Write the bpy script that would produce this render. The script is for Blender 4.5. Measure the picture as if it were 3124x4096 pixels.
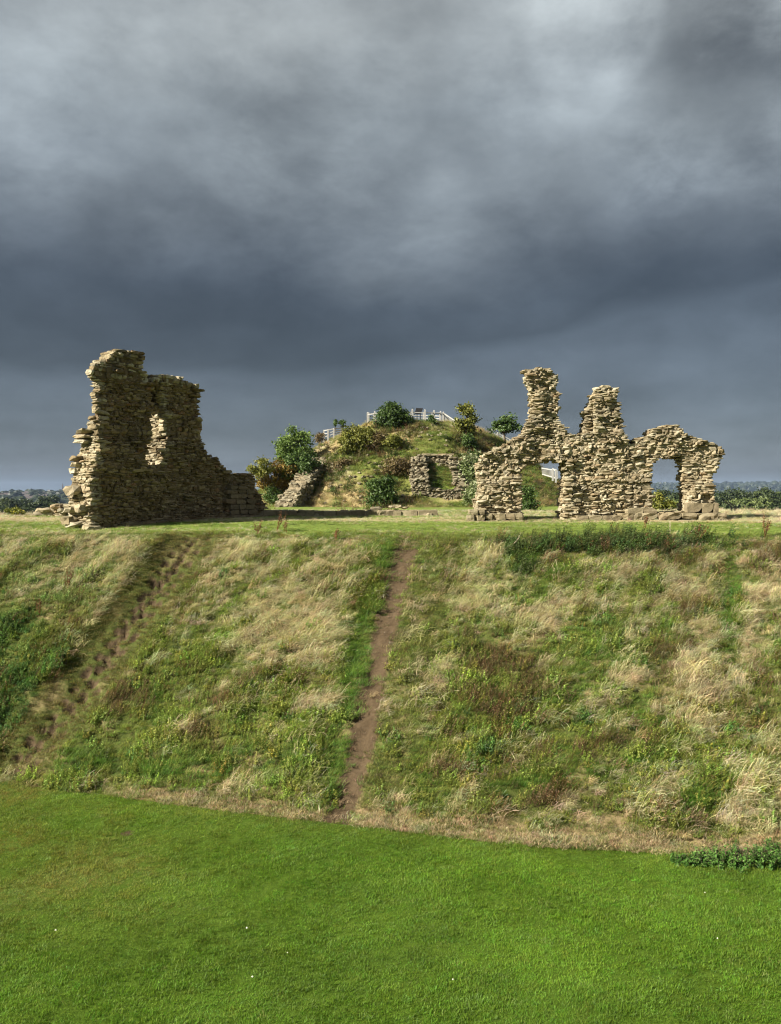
import bpy, math, random
import numpy as np
from mathutils import Vector, Matrix, Euler

for o in list(bpy.data.objects):
    bpy.data.objects.remove(o)
SC = bpy.context.scene
COL = SC.collection
R = np.random.default_rng(11)
random.seed(11)

# ------------------------------------------------------------------ camera
F, CX, HY = 3400.0, 1562.0, 1975.0          # focal length, principal column and horizon row of the photograph
cam = bpy.data.cameras.new('camera')
cam.sensor_width = 36.0
cam.lens = F / 4096 * 36.0
cam.shift_y = -(2048 - HY) / 4096
cam.clip_start = 0.1
cam.clip_end = 20000
camo = bpy.data.objects.new('camera', cam)
COL.objects.link(camo)
camo.location = (0, 0, 0)
camo.rotation_euler = (math.radians(90), 0, 0)
SC.camera = camo

# ------------------------------------------------------------------ light
SUN_AZ = (-0.90, -0.436)      # horizontal direction towards the sun
SUN_EL = math.radians(33)
SUN_STRENGTH = 5.0
SKY_STRENGTH = 0.10
CLOUD_STRENGTH = 0.42
SC.view_settings.view_transform = 'Standard'
SC.view_settings.look = 'None'
SC.view_settings.gamma = 1.0
SC.view_settings.exposure = 1.32
SC.view_settings.use_curve_mapping = False
SC.cycles.max_bounces = 6
SC.cycles.diffuse_bounces = 3
SC.cycles.transmission_bounces = 3
SC.cycles.volume_bounces = 0
SC.cycles.use_denoising = True
SC.cycles.filter_width = 1.15

_a = math.hypot(*SUN_AZ)
to_sun = Vector((SUN_AZ[0] / _a * math.cos(SUN_EL), SUN_AZ[1] / _a * math.cos(SUN_EL), math.sin(SUN_EL)))
sl = bpy.data.lights.new('sun', 'SUN')
sl.energy = SUN_STRENGTH
sl.angle = math.radians(0.5)
sl.color = (1.0, 0.93, 0.80)
so = bpy.data.objects.new('sun', sl)
so.rotation_euler = (-to_sun).to_track_quat('-Z', 'Y').to_euler()
so.location = (-40, -20, 30)
COL.objects.link(so)


class NT:
    """tiny node-tree helper"""
    def __init__(s, tree):
        s.t = tree
        s.t.nodes.clear()

    def n(s, kind, **kw):
        nd = s.t.nodes.new(kind)
        for k, v in kw.items():
            if k.startswith('i_'):
                key = k[2:]
                nd.inputs[int(key) if key.isdigit() else key].default_value = v
            else:
                setattr(nd, k, v)
        return nd

    def l(s, a, b):
        s.t.links.new(a, b)

    def math(s, op, a, b=None, c=None, clamp=False):
        nd = s.n('ShaderNodeMath', operation=op, use_clamp=clamp)
        for i, v in enumerate((a, b, c)):
            if v is None:
                continue
            if hasattr(v, 'is_output'):
                s.l(v, nd.inputs[i])
            else:
                nd.inputs[i].default_value = v
        return nd.outputs[0]

    def mix(s, fac, a, b, blend='MIX'):
        nd = s.n('ShaderNodeMix', data_type='RGBA', blend_type=blend)
        for sock, v in ((nd.inputs[0], fac), (nd.inputs[6], a), (nd.inputs[7], b)):
            if hasattr(v, 'is_output'):
                s.l(v, sock)
            elif isinstance(v, (int, float)):
                sock.default_value = v
            else:
                sock.default_value = (*v[:3], 1)
        return nd.outputs[2]

    def noise(s, vec, scale, detail=4, rough=0.55, dist=0.0):
        nd = s.n('ShaderNodeTexNoise')
        nd.inputs['Scale'].default_value = scale
        nd.inputs['Detail'].default_value = detail
        nd.inputs['Roughness'].default_value = rough
        nd.inputs['Distortion'].default_value = dist
        if vec is not None:
            s.l(vec, nd.inputs['Vector'])
        return nd.outputs['Fac']

    def ramp(s, fac, stops, interp='LINEAR'):
        nd = s.n('ShaderNodeValToRGB')
        cr = nd.color_ramp
        cr.interpolation = interp
        while len(cr.elements) < len(stops):
            cr.elements.new(0.5)
        for e, (p, c) in zip(cr.elements, stops):
            e.position = p
            e.color = (*c[:3], 1) if not isinstance(c, (int, float)) else (c, c, c, 1)
        s.l(fac, nd.inputs[0])
        return nd.outputs[0]


def px_dir(px, py):
    v = Vector(((px - CX) / F, 1.0, (HY - py) / F))
    return v.normalized()


world = bpy.data.worlds.new('World')
SC.world = world
world.use_nodes = True
W = NT(world.node_tree)
tc = W.n('ShaderNodeTexCoord').outputs['Generated']
sx = W.n('ShaderNodeSeparateXYZ')
W.l(tc, sx.inputs[0])
X_, Y_, Z_ = sx.outputs
zc = W.math('MAXIMUM', Z_, 0.0)
pz = W.math('ADD', zc, 0.16)
cv = W.n('ShaderNodeCombineXYZ')
W.l(W.math('DIVIDE', X_, pz), cv.inputs[0])
W.l(W.math('DIVIDE', Y_, pz), cv.inputs[1])
PL = cv.outputs[0]                                  # position on the cloud layer
vst = W.n('ShaderNodeVectorMath', operation='MULTIPLY')          # clouds are wider than tall
W.l(tc, vst.inputs[0])
vst.inputs[1].default_value = (1.0, 1.0, 1.7)
DV = vst.outputs[0]
n_big = W.noise(PL, 0.62, 5, 0.48, 0.25)
n_mid = W.noise(PL, 1.7, 7, 0.50, 0.2)
n_dir = W.noise(DV, 3.4, 10, 0.60, 0.15)
n_fin = W.noise(DV, 9.0, 10, 0.64, 0.1)


def stretch(v, a0, a1, b0, b1):
    mr = W.n('ShaderNodeMapRange')
    W.l(v, mr.inputs[0])
    for i_, q_ in enumerate((a0, a1, b0, b1)):
        mr.inputs[1 + i_].default_value = q_
    return mr.outputs[0]


# cloud base height gradient, warped by the clouds
e = W.math('ADD', zc, W.math('MULTIPLY', W.math('SUBTRACT', n_big, 0.5), 0.12))
e = W.math('ADD', e, W.math('MULTIPLY', W.math('SUBTRACT', n_dir, 0.5), 0.16))
e = W.math('MAXIMUM', e, 0.0)
grad = W.ramp(e, [(0.0, (.108, .127, .150)), (0.06, (.096, .115, .138)), (0.13, (.086, .105, .130)),
                  (0.22, (.086, .106, .132)), (0.30, (.136, .158, .178)),
                  (0.40, (.228, .258, .274)), (0.50, (.300, .328, .334)), (1.0, (.24, .262, .272))])
# a dark cloud mass with a defined lower edge that climbs towards the right
xe = W.math('MULTIPLY', W.math('MINIMUM', W.math('MAXIMUM', W.math('ADD', X_, 0.10), 0.0), 0.6), 0.17)
ez = W.math('SUBTRACT', zc, W.math('ADD', xe, 0.132))
ez = W.math('ADD', ez, W.math('MULTIPLY', W.math('SUBTRACT', n_dir, 0.5), 0.085))
ez = W.math('ADD', ez, W.math('MULTIPLY', W.math('SUBTRACT', n_fin, 0.5), 0.04))
low = stretch(ez, -0.004, 0.012, 0.0, 1.0)
up = stretch(W.math('ADD', e, W.math('MULTIPLY', W.math('SUBTRACT', n_fin, 0.5), 0.05)), 0.19, 0.34, 1.0, 0.0)
shelf = W.math('SUBTRACT', 1.0, W.math('MULTIPLY', W.math('MULTIPLY', low, up), 0.46))
cl = stretch(n_mid, .30, .72, .82, 1.22)
cl = W.math('MULTIPLY', cl, stretch(n_dir, .30, .70, .74, 1.28))
cl = W.math('MULTIPLY', cl, stretch(n_fin, .30, .70, .80, 1.20))
cl = W.math('MULTIPLY', cl, shelf)


def blob(px, py, deg, amt, soft=0.5, warp=0.35):
    d = px_dir(px, py)
    vm = W.n('ShaderNodeVectorMath', operation='DOT_PRODUCT')
    W.l(tc, vm.inputs[0])
    vm.inputs[1].default_value = d
    ang = W.math('ARCCOSINE', W.math('MINIMUM', vm.outputs['Value'], 0.99999))
    ang = W.math('DIVIDE', ang, math.radians(deg))
    ang = W.math('ADD', ang, W.math('MULTIPLY', W.math('SUBTRACT', n_dir, 0.5), warp * 4))
    mr = W.n('ShaderNodeMapRange', interpolation_type='SMOOTHERSTEP')
    W.l(ang, mr.inputs[0])
    mr.inputs[1].default_value = 1.0
    mr.inputs[2].default_value = 1.0 - soft
    mr.inputs[3].default_value = 0.0
    mr.inputs[4].default_value = amt
    return mr.outputs[0]


lift = None
for args in [(2250, 230, 9.0, .48, .75, .40), (2380, 90, 4.4, .34, .40, .35), (2650, 640, 7.5, .34, .8, .45), (150, 520, 9.0, .40, .8, .45), (520, 60, 9.0, .22, .9, .45),
             (1500, 330, 6.0, .14, .8, .45), (1750, 800, 4.0, .20, .7, .5), (600, 980, 4.5, .16, .7, .5), (2860, 400, 6.5, -.36, .70, .60), (2830, 60, 5.0, -.20, .75, .70),
             (500, 900, 4.0, -.16, .8, .5), (1250, 1350, 9.0, -.16, .9, .4), (2900, 1000, 7.0, -.20, .8, .45), (1150, 560, 5.0, -.16, .8, .5), (400, 330, 4.0, -.10, .8, .5)]:
    b = blob(*args)
    lift = b if lift is None else W.math('ADD', lift, b)
cl = W.math('MULTIPLY', cl, W.math('ADD', lift, 1.0))
cloud = W.n('ShaderNodeVectorMath', operation='SCALE')
W.l(grad, cloud.inputs[0])
W.l(cl, cloud.inputs['Scale'])
bg1 = W.n('ShaderNodeBackground')
W.l(cloud.outputs[0], bg1.inputs[0])
bg1.inputs[1].default_value = CLOUD_STRENGTH
sky = W.n('ShaderNodeTexSky', sky_type='NISHITA')
sky.sun_disc = False
sky.sun_elevation = SUN_EL
sky.sun_rotation = math.atan2(to_sun.x, to_sun.y)
bg2 = W.n('ShaderNodeBackground')
W.l(sky.outputs[0], bg2.inputs[0])
bg2.inputs[1].default_value = SKY_STRENGTH
mixs = W.n('ShaderNodeMixShader')
mixs.inputs[0].default_value = 0.05                 # a little blue air through an almost closed cloud layer
W.l(bg1.outputs[0], mixs.inputs[1])
W.l(bg2.outputs[0], mixs.inputs[2])
wo = W.n('ShaderNodeOutputWorld')
W.l(mixs.outputs[0], wo.inputs[0])


# ------------------------------------------------------------------ numeric helpers
def vnoise(x, y, seed=0):
    x = np.asarray(x, float); y = np.asarray(y, float)
    ix = np.floor(x).astype(np.int64); iy = np.floor(y).astype(np.int64)
    fx = x - ix; fy = y - iy
    fx = fx * fx * fx * (fx * (fx * 6 - 15) + 10); fy = fy * fy * fy * (fy * (fy * 6 - 15) + 10)

    def h(a, b):
        n = (a * 374761393 + b * 668265263 + seed * 982451653) & 0xffffffff
        n = ((n ^ (n >> 13)) * 1274126177) & 0xffffffff
        n = ((n ^ (n >> 16)) * 2246822519) & 0xffffffff
        return ((n ^ (n >> 15)) & 0xffffffff) / 4294967295.0
    return (h(ix, iy) * (1 - fx) + h(ix + 1, iy) * fx) * (1 - fy) + (h(ix, iy + 1) * (1 - fx) + h(ix + 1, iy + 1) * fx) * fy


def fbm(x, y, octv=4, seed=0, gain=0.5):
    s = 0; a = 1; t = 0
    for i in range(octv):
        s = s + a * vnoise(x * 2 ** i + 17.3 * i, y * 2 ** i - 9.1 * i, seed + i * 7)
        t += a; a *= gain
    return s / t - 0.5


def sst(a, b, x):
    t = np.clip((np.asarray(x, float) - a) / (b - a), 0, 1)
    return t * t * (3 - 2 * t)


LAWN_Z = -7.5
TOP_Z = -1.42
_fp = [(-900, 3075), (0, 3130), (300, 3165), (640, 3210), (1000, 3255), (1300, 3290), (1600, 3320), (2000, 3375), (2500, 3405), (3124, 3440), (4200, 3475)]
_fy = np.array([-LAWN_Z * F / (p[1] - HY) for p in _fp])
_fx = np.array([(p[0] - CX) / F for p in _fp]) * _fy


def footY(x):
    x = np.asarray(x, float)
    xs = np.concatenate([[-80], _fx, [80]]); ys = np.concatenate([[40], _fy, [12]])
    return sum(np.interp(x + d, xs, ys) for d in (-1, -.5, 0, .5, 1)) / 5


def crestY(x):
    x = np.asarray(x, float)
    return 29.3 - 0.09 * np.clip(x, -14, 14) + 0.35 * fbm(x * .25, x * 0 + 3.3, 2, 5)


EDGE = np.array([(-80, 60), (-30, 38), (-20, 38.5), (-16, 39.8), (-12.5, 44), (-10, 90), (13.5, 95), (15.5, 49), (22, 47.5), (40, 44), (80, 40)], float)


def base_h(x, y):
    x = np.asarray(x, float); y = np.asarray(y, float)
    yf = footY(x); yc = crestY(x)
    t = np.clip((y - yf) / (yc - yf), 0, 1)
    p = np.interp(t, [0, .04, .1, .5, .9, .96, 1], [0, .02, .08, .50, .935, .983, 1])
    z = LAWN_Z + (TOP_Z - LAWN_Z) * p
    z = np.where(y > yc, TOP_Z + .46 * (1 - np.exp(-np.maximum(y - yc, 0) / 3.2)), z)
    z = np.where(y < 9, LAWN_Z + 5.7 * sst(8.5, -4, y), z)
    over = np.maximum(y - np.interp(x, EDGE[:, 0], EDGE[:, 1]), 0)
    z = z - np.where(over > 0, .5 * (np.sqrt(over * over + 4) - 2), 0)
    return z


def hit(px, py, hf=base_h, y0=10.0, y1=60.0, n=5000):
    ys = np.linspace(y0, y1, n)
    z = hf((px - CX) / F * ys, ys)
    ray = (HY - py) / F * ys
    k = np.argmax(ray <= z)
    if not (ray <= z).any():
        k = n - 1
    return np.array([(px - CX) / F * ys[k], ys[k], z[k]])


def polyline(pts):
    return np.array([hit(*p)[:2] for p in pts])


def dist_poly(x, y, pl):
    """distance, signed side (+ = left of travel) and length along a polyline"""
    x = np.asarray(x, float); y = np.asarray(y, float)
    best = np.full(x.shape, 1e9); sd = np.zeros(x.shape); al = np.zeros(x.shape); acc = 0
    for (a, b) in zip(pl[:-1], pl[1:]):
        d = b - a; L = np.hypot(*d); d = d / L
        rx = x - a[0]; ry = y - a[1]
        s = np.clip(rx * d[0] + ry * d[1], 0, L)
        qx = rx - s * d[0]; qy = ry - s * d[1]
        q = np.hypot(qx, qy)
        m = q < best
        best = np.where(m, q, best)
        sd = np.where(m, d[0] * ry - d[1] * rx, sd)
        al = np.where(m, acc + s, al)
        acc += L
    return best, sd, al


# travel from the foot upwards, so + is the left-hand side in the picture
TRAIL = polyline([(20, 3120), (200, 2905), (350, 2720), (470, 2560), (590, 2400), (690, 2260), (775, 2150)])
PATH = polyline([(1338, 3296), (1385, 3180), (1440, 3000), (1475, 2820), (1500, 2700), (1540, 2520), (1575, 2350), (1620, 2200), (1650, 2145)])
TEND = np.array([TRAIL[-1][1], PATH[-1][1]])


def ground_parts(x, y):
    x = np.asarray(x, float); y = np.asarray(y, float)
    yf = footY(x); yc = crestY(x)
    t = (y - yf) / (yc - yf)
    onb = sst(-.01, .08, t) * (1 - sst(.96, 1.05, t))
    dA, sA, lA = dist_poly(x, y, TRAIL)
    dB, sB, lB = dist_poly(x, y, PATH)
    return t, onb, dA, sA, lA, dB, sB, lB


def steps_mask(sA, lA):
    out = 0
    for off, ph, sd in ((.30, 0.0, 3), (-.42, .55, 8), (-.06, .3, 14), (.02, .8, 19)):
        jit = 0.16 * (vnoise(lA * 1.1, lA * 0 + sd, sd) - .5)
        k = lA / .40 + ph + .9 * vnoise(lA * .8, lA * 0, sd + 2)
        fr = k - np.floor(k)
        amp = .25 + .95 * vnoise(np.floor(k) * 1.0 + .5, np.floor(k) * 0 + .5, sd + 5)
        prof = sst(0.0, .22, fr) * (1 - sst(.42, .95, fr))
        out = np.maximum(out, prof * amp * np.exp(-((sA - off + jit) / (.12)) ** 2))
    return out


def ground(x, y):
    x = np.asarray(x, float); y = np.asarray(y, float)
    z = base_h(x, y)
    t, onb, dA, sA, lA, dB, sB, lB = ground_parts(x, y)
    topfade = 1 - sst(.9, 1.0, t)
    z = z + onb * (1 - sst(.78, .97, t)) * (.45 * fbm(x * .45, y * .45, 3, 21) + .22 * fbm(x * 1.7, y * 1.7, 3, 22) + .10 * fbm(x * 5, y * 5, 2, 23))
    # bulge of the bank left of the stepped trail, the trail itself lies lower
    z = z + onb * .15 * sst(.60, 1.0, sA) * (1 - .6 * sst(2, 7, sA)) * (1 - sst(.95, 1.0, t)) * sst(.0, .5, t)
    z = z - onb * (.12 * np.exp(-(dA / .6) ** 2) + .30 * steps_mask(sA, lA) * (dA < .9))
    z = z - onb * (.14 * np.exp(-(dB / .42) ** 2)) * topfade - onb * .14 * np.exp(-((sB - .75) / .35) ** 2) * (1 - sst(.75, .95, t))
    z = z + onb * .07 * fbm(x * 4.5, y * 4.5, 3, 24) * np.exp(-(dB / .45) ** 2)
    # plateau and lawn roughness
    z = z + (t > 1) * .07 * fbm(x * .6, y * .6, 3, 31) * sst(1, 1.2, t)
    z = z + (t < 0) * .07 * fbm(x * .35, y * .35, 3, 41) * sst(0, -.1, t)
    return z


# ------------------------------------------------------------------ object helpers
def link(o, parent=None):
    COL.objects.link(o)
    if parent is not None:
        o.parent = parent
    return o


def tag(o, label=None, cat=None, group=None, kind=None):
    if label: o['label'] = label
    if cat: o['category'] = cat
    if group: o['group'] = group
    if kind: o['kind'] = kind
    return o


def thing(name, label, cat, loc=(0, 0, 0), rotz=0.0, group=None):
    o = bpy.data.objects.new(name, None)
    o.empty_display_size = .2
    o.location = loc
    o.rotation_euler = (0, 0, rotz)
    link(o)
    return tag(o, label, cat, group)


def mesh_np(name, v, f, mat=None, smooth=False, attrs=None):
    """mesh from numpy arrays; f is (n,3) or (n,4) or a list of such arrays"""
    fs = f if isinstance(f, list) else [f]
    me = bpy.data.meshes.new(name)
    v = np.asarray(v, np.float32)
    me.vertices.add(len(v))
    me.vertices.foreach_set('co', v.ravel())
    nl = sum(a.size for a in fs); nf = sum(len(a) for a in fs)
    me.loops.add(nl)
    me.polygons.add(nf)
    me.loops.foreach_set('vertex_index', np.concatenate([np.asarray(a, np.int32).ravel() for a in fs]))
    tot = np.concatenate([np.full(len(a), a.shape[1], np.int32) for a in fs])
    me.polygons.foreach_set('loop_start', np.concatenate([[0], np.cumsum(tot)[:-1]]).astype(np.int32))
    me.polygons.foreach_set('loop_total', tot)
    me.polygons.foreach_set('use_smooth', np.full(nf, smooth))
    for k, a in (attrs or {}).items():
        a = np.asarray(a, np.float32)
        if a.ndim == 1:
            at = me.attributes.new(k, 'FLOAT', 'POINT'); at.data.foreach_set('value', a)
        else:
            at = me.attributes.new(k, 'FLOAT_VECTOR', 'POINT'); at.data.foreach_set('vector', a.ravel())
    me.update(calc_edges=True)
    if mat: me.materials.append(mat)
    return me


def mobj(name, me, parent=None):
    return link(bpy.data.objects.new(name, me), parent)


def grid_faces(nr, nc):
    i = np.arange((nr - 1) * (nc - 1)); r = i // (nc - 1); c = i % (nc - 1)
    a = r * nc + c
    return np.stack([a, a + 1, a + nc + 1, a + nc], 1)


class MB:
    """collects boxes and tubes into one mesh"""
    def __init__(s):
        s.v = []; s.f4 = []; s.f3 = []; s.n = 0

    def add(s, v, f4=None, f3=None):
        v = np.asarray(v, float)
        s.v.append(v)
        if f4 is not None and len(f4): s.f4.append(np.asarray(f4) + s.n)
        if f3 is not None and len(f3): s.f3.append(np.asarray(f3) + s.n)
        s.n += len(v)

    def bar(s, a, b, w, d, up=(0, 0, 1)):
        """rectangular bar from a to b"""
        a = np.array(a, float); b = np.array(b, float)
        t = b - a; t /= np.linalg.norm(t)
        u = np.array(up, float)
        if abs(t @ u) > .95: u = np.array((0, 1., 0))
        sx = np.cross(t, u); sx /= np.linalg.norm(sx); sy = np.cross(sx, t)
        v = [p + sx * i * w / 2 + sy * j * d / 2 for p in (a, b) for i, j in ((-1, -1), (1, -1), (1, 1), (-1, 1))]
        s.add(v, [(3, 2, 1, 0), (4, 5, 6, 7), (0, 1, 5, 4), (1, 2, 6, 5), (2, 3, 7, 6), (3, 0, 4, 7)])

    def tube(s, pts, rad, k=6):
        pts = np.asarray(pts, float); n = len(pts)
        rad = np.full(n, rad) if np.isscalar(rad) else np.asarray(rad)
        v = []
        for i in range(n):
            t = pts[min(i + 1, n - 1)] - pts[max(i - 1, 0)]
            t /= np.linalg.norm(t) + 1e-9
            u = np.array((0, 0, 1.)) if abs(t[2]) < .9 else np.array((1., 0, 0))
            a = np.cross(t, u); a /= np.linalg.norm(a); b = np.cross(a, t)
            for j in range(k):
                an = 2 * math.pi * j / k
                v.append(pts[i] + rad[i] * (a * math.cos(an) + b * math.sin(an)))
        f = [(i * k + j, i * k + (j + 1) % k, (i + 1) * k + (j + 1) % k, (i + 1) * k + j) for i in range(n - 1) for j in range(k)]
        c = len(v)
        v.append(pts[-1])
        f3 = [((n - 1) * k + j, (n - 1) * k + (j + 1) % k, c) for j in range(k)]
        s.add(v, f, f3)

    def build(s, name, mat, parent=None, smooth=False, attrs=None):
        fs = []
        if s.f4: fs.append(np.concatenate(s.f4))
        if s.f3: fs.append(np.concatenate(s.f3))
        return mobj(name, mesh_np(name, np.concatenate(s.v), fs, mat, smooth, attrs), parent)


# ------------------------------------------------------------------ materials
def new_mat(name):
    m = bpy.data.materials.new(name)
    m.use_nodes = True
    return m, NT(m.node_tree)


def finish(n, color, rough=0.85, bump=None, bstr=0.4, bdist=0.02, spec=0.2):
    b = n.n('ShaderNodeBsdfPrincipled')
    n.l(color, b.inputs['Base Color'])
    if hasattr(rough, 'is_output'): n.l(rough, b.inputs['Roughness'])
    else: b.inputs['Roughness'].default_value = rough
    b.inputs['Specular IOR Level'].default_value = spec
    if bump is not None:
        bp = n.n('ShaderNodeBump')
        bp.inputs['Strength'].default_value = bstr
        bp.inputs['Distance'].default_value = bdist
        n.l(bump, bp.inputs['Height'])
        n.l(bp.outputs[0], b.inputs['Normal'])
    o = n.n('ShaderNodeOutputMaterial')
    n.l(b.outputs[0], o.inputs[0])
    return b


def stone_mat(name, stops, dark=.55):
    m, n = new_mat(name)
    pos = n.n('ShaderNodeNewGeometry').outputs['Position']
    at = n.n('ShaderNodeAttribute', attribute_name='rnd')
    oi = n.n('ShaderNodeObjectInfo')
    v = n.math('FRACT', n.math('ADD', at.outputs['Fac'], oi.outputs['Random']))
    c = n.ramp(v, stops)
    n1 = n.noise(pos, 1.1, 4, .6)
    n2 = n.noise(pos, 9.0, 5, .65)
    n3 = n.noise(pos, 45.0, 3, .6)
    st = n.ramp(n1, [(.38, 0.0), (.62, 1.0)])
    c = n.mix(n.math('MULTIPLY', st, .45), c, n.mix(.5, c, (.16, .135, .085)))
    sp = n.ramp(n2, [(.30, dark), (.52, 1.0), (.75, 1.18)])
    c = n.mix(1.0, c, sp, 'MULTIPLY')
    # lichen on upward faces and dark rain-washed patches
    nz = n.n('ShaderNodeSeparateXYZ')
    n.l(n.n('ShaderNodeNewGeometry').outputs['Normal'], nz.inputs[0])
    up = n.math('MULTIPLY', n.ramp(nz.outputs[2], [(.45, 0.0), (.85, 1.0)]), n.ramp(n2, [(.40, 0.0), (.60, 1.0)]))
    c = n.mix(n.math('MULTIPLY', up, .5), c, (.17, .17, .105))
    n4 = n.noise(pos, .55, 5, .65)
    wet = n.ramp(n4, [(.50, 0.0), (.66, 1.0)])
    c = n.mix(n.math('MULTIPLY', wet, .42), c, (.105, .085, .055))
    h = n.math('ADD', n2, n.math('MULTIPLY', n3, .5))
    finish(n, c, .92, h, .55, .035, .1)
    return m


M_STONE = stone_mat('sandstone', [(0.0, (.14, .105, .06)), (.12, (.23, .18, .105)), (.30, (.32, .265, .165)), (.55, (.385, .33, .22)),
                                  (.78, (.45, .40, .29)), (.91, (.38, .305, .195)), (.955, (.30, .215, .125)), (.97, (.25, .225, .165)), (1.0, (.21, .17, .105))])
M_STONE2 = stone_mat('greyed_sandstone', [(0.0, (.11, .09, .06)), (.2, (.19, .16, .105)), (.5, (.26, .225, .155)), (.8, (.31, .275, .195)), (1.0, (.2, .165, .11))])
M_WEATHERED = stone_mat('dark_weathered_sandstone', [(0.0, (.105, .070, .036)), (.15, (.165, .112, .058)), (.4, (.23, .165, .087)), (.65, (.285, .215, .12)), (.85, (.325, .255, .15)), (.95, (.24, .13, .065)), (1.0, (.135, .105, .065))])  # weathered brown, darkened further in colour for the wall face in shade
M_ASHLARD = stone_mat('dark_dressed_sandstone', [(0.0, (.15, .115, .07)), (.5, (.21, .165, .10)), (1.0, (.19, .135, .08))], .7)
M_ASHLAR = stone_mat('dressed_sandstone', [(0.0, (.19, .155, .10)), (.4, (.26, .215, .135)), (.8, (.31, .265, .17)), (1.0, (.23, .165, .10))], .7)


def simple_mat(name, c1, c2, scale=6, rough=.85, bstr=.5, bdist=.02):
    m, n = new_mat(name)
    pos = n.n('ShaderNodeNewGeometry').outputs['Position']
    a = n.noise(pos, scale, 6, .65)
    b = n.noise(pos, scale * 7, 4, .6)
    f = n.ramp(n.math('ADD', n.math('MULTIPLY', a, .6), n.math('MULTIPLY', b, .4)), [(.35, 0.0), (.65, 1.0)])
    finish(n, n.mix(f, c1, c2), rough, b, bstr, bdist, .15)
    return m


M_CORE = simple_mat('lime_mortar_core', (.22, .175, .11), (.40, .335, .225), 5, .95, .9, .05)
M_CORED = simple_mat('dark_mortar_core', (.12, .085, .05), (.20, .15, .09), 5, .95, .9, .05)
M_WOOD = simple_mat('weathered_pale_timber', (.27, .265, .25), (.42, .41, .39), 9, .8)
M_WOODD = simple_mat('dark_deck_timber', (.10, .085, .065), (.18, .15, .115), 9, .85)
M_DARKMETAL = simple_mat('dark_painted_metal', (.012, .012, .013), (.022, .021, .02), 12, .5, .2)
M_BARK = simple_mat('grey_brown_bark', (.06, .045, .03), (.13, .10, .07), 14, .9)
M_STALK = simple_mat('bleached_dead_stalk', (.42, .34, .24), (.58, .50, .37), 14, .9)
M_REDSTALK = simple_mat('rusty_dock_seed', (.11, .045, .022), (.21, .09, .04), 20, .9)
M_SLATE = simple_mat('dark_roof_slate', (.06, .055, .055), (.11, .09, .085), .5, .8)
M_WALLPALE = simple_mat('pale_render', (.55, .52, .48), (.68, .65, .60), .3, .9)
M_WALLBRICK = simple_mat('pink_brick', (.36, .23, .19), (.45, .30, .25), .3, .9)


def ground_mat(name, kinds):
    """soil / ground colour mixed by vertex masks; kinds: list of (attribute, colour a, colour b)"""
    m, n = new_mat(name)
    pos = n.n('ShaderNodeNewGeometry').outputs['Position']
    a = n.noise(pos, 1.3, 6, .65)
    b = n.noise(pos, 11, 6, .7)
    s = n.noise(pos, 60, 3, .6)
    f = n.ramp(n.math('ADD', n.math('MULTIPLY', a, .45), n.math('MULTIPLY', b, .55)), [(.33, 0.0), (.67, 1.0)])
    col = None
    for at, c1, c2 in kinds:
        c = n.mix(f, c1, c2)
        if col is None:
            col = c
        else:
            k = n.n('ShaderNodeAttribute', attribute_name=at).outputs['Fac']
            k = n.math('ADD', k, n.math('MULTIPLY', n.math('SUBTRACT', b, .5), .5))
            k = n.ramp(k, [(.3, 0.0), (.7, 1.0)])
            col = n.mix(k, col, c)
    h = n.math('ADD', b, n.math('MULTIPLY', s, .6))
    finish(n, col, .95, h, .8, .04, .1)
    return m


SOIL1, SOIL2 = (.050, .034, .019), (.115, .082, .048)
M_LAWN = ground_mat('lawn_turf', [(None, (.045, .085, .008), (.085, .140, .014)), ('dry', (.10, .12, .025), (.14, .14, .04)), ('soil', SOIL1, SOIL2)])
M_BANK = ground_mat('bank_turf', [(None, (.040, .055, .012), (.10, .115, .03)), ('dry', (.14, .11, .05), (.30, .23, .12)), ('soil', SOIL1, SOIL2)])
M_PLAT = ground_mat('plateau_turf', [(None, (.10, .15, .025), (.19, .24, .05)), ('dry', (.30, .25, .12), (.46, .39, .21)), ('soil', SOIL1, SOIL2)])
M_MOUND = ground_mat('mound_turf', [(None, (.11, .13, .030), (.20, .21, .06)), ('dry', (.28, .22, .10), (.40, .32, .17)), ('soil', (.22, .18, .115), (.36, .31, .21))])
M_VALLEY = ground_mat('valley_fields', [(None, (.018, .028, .012), (.032, .044, .018))])


def grass_mat():
    m, n = new_mat('grass_blade')
    t = n.n('ShaderNodeAttribute', attribute_name='t').outputs['Fac']
    ca = n.n('ShaderNodeAttribute', attribute_name='ca', attribute_type='INSTANCER').outputs['Color']
    cb = n.n('ShaderNodeAttribute', attribute_name='cb', attribute_type='INSTANCER').outputs['Color']
    rv = n.n('ShaderNodeAttribute', attribute_name='rv').outputs['Fac']
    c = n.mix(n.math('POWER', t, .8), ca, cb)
    sc = n.n('ShaderNodeVectorMath', operation='SCALE')
    n.l(c, sc.inputs[0])
    n.l(n.math('MULTIPLY_ADD', rv, .7, .65), sc.inputs['Scale'])
    p = n.n('ShaderNodeBsdfPrincipled')
    n.l(sc.outputs[0], p.inputs['Base Color'])
    p.inputs['Roughness'].default_value = .55
    p.inputs['Specular IOR Level'].default_value = .25
    tr = n.n('ShaderNodeBsdfTranslucent')
    n.l(sc.outputs[0], tr.inputs[0])
    mx = n.n('ShaderNodeMixShader')
    mx.inputs[0].default_value = .38
    n.l(p.outputs[0], mx.inputs[1]); n.l(tr.outputs[0], mx.inputs[2])
    o = n.n('ShaderNodeOutputMaterial')
    n.l(mx.outputs[0], o.inputs[0])
    return m


M_GRASS = grass_mat()


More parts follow.
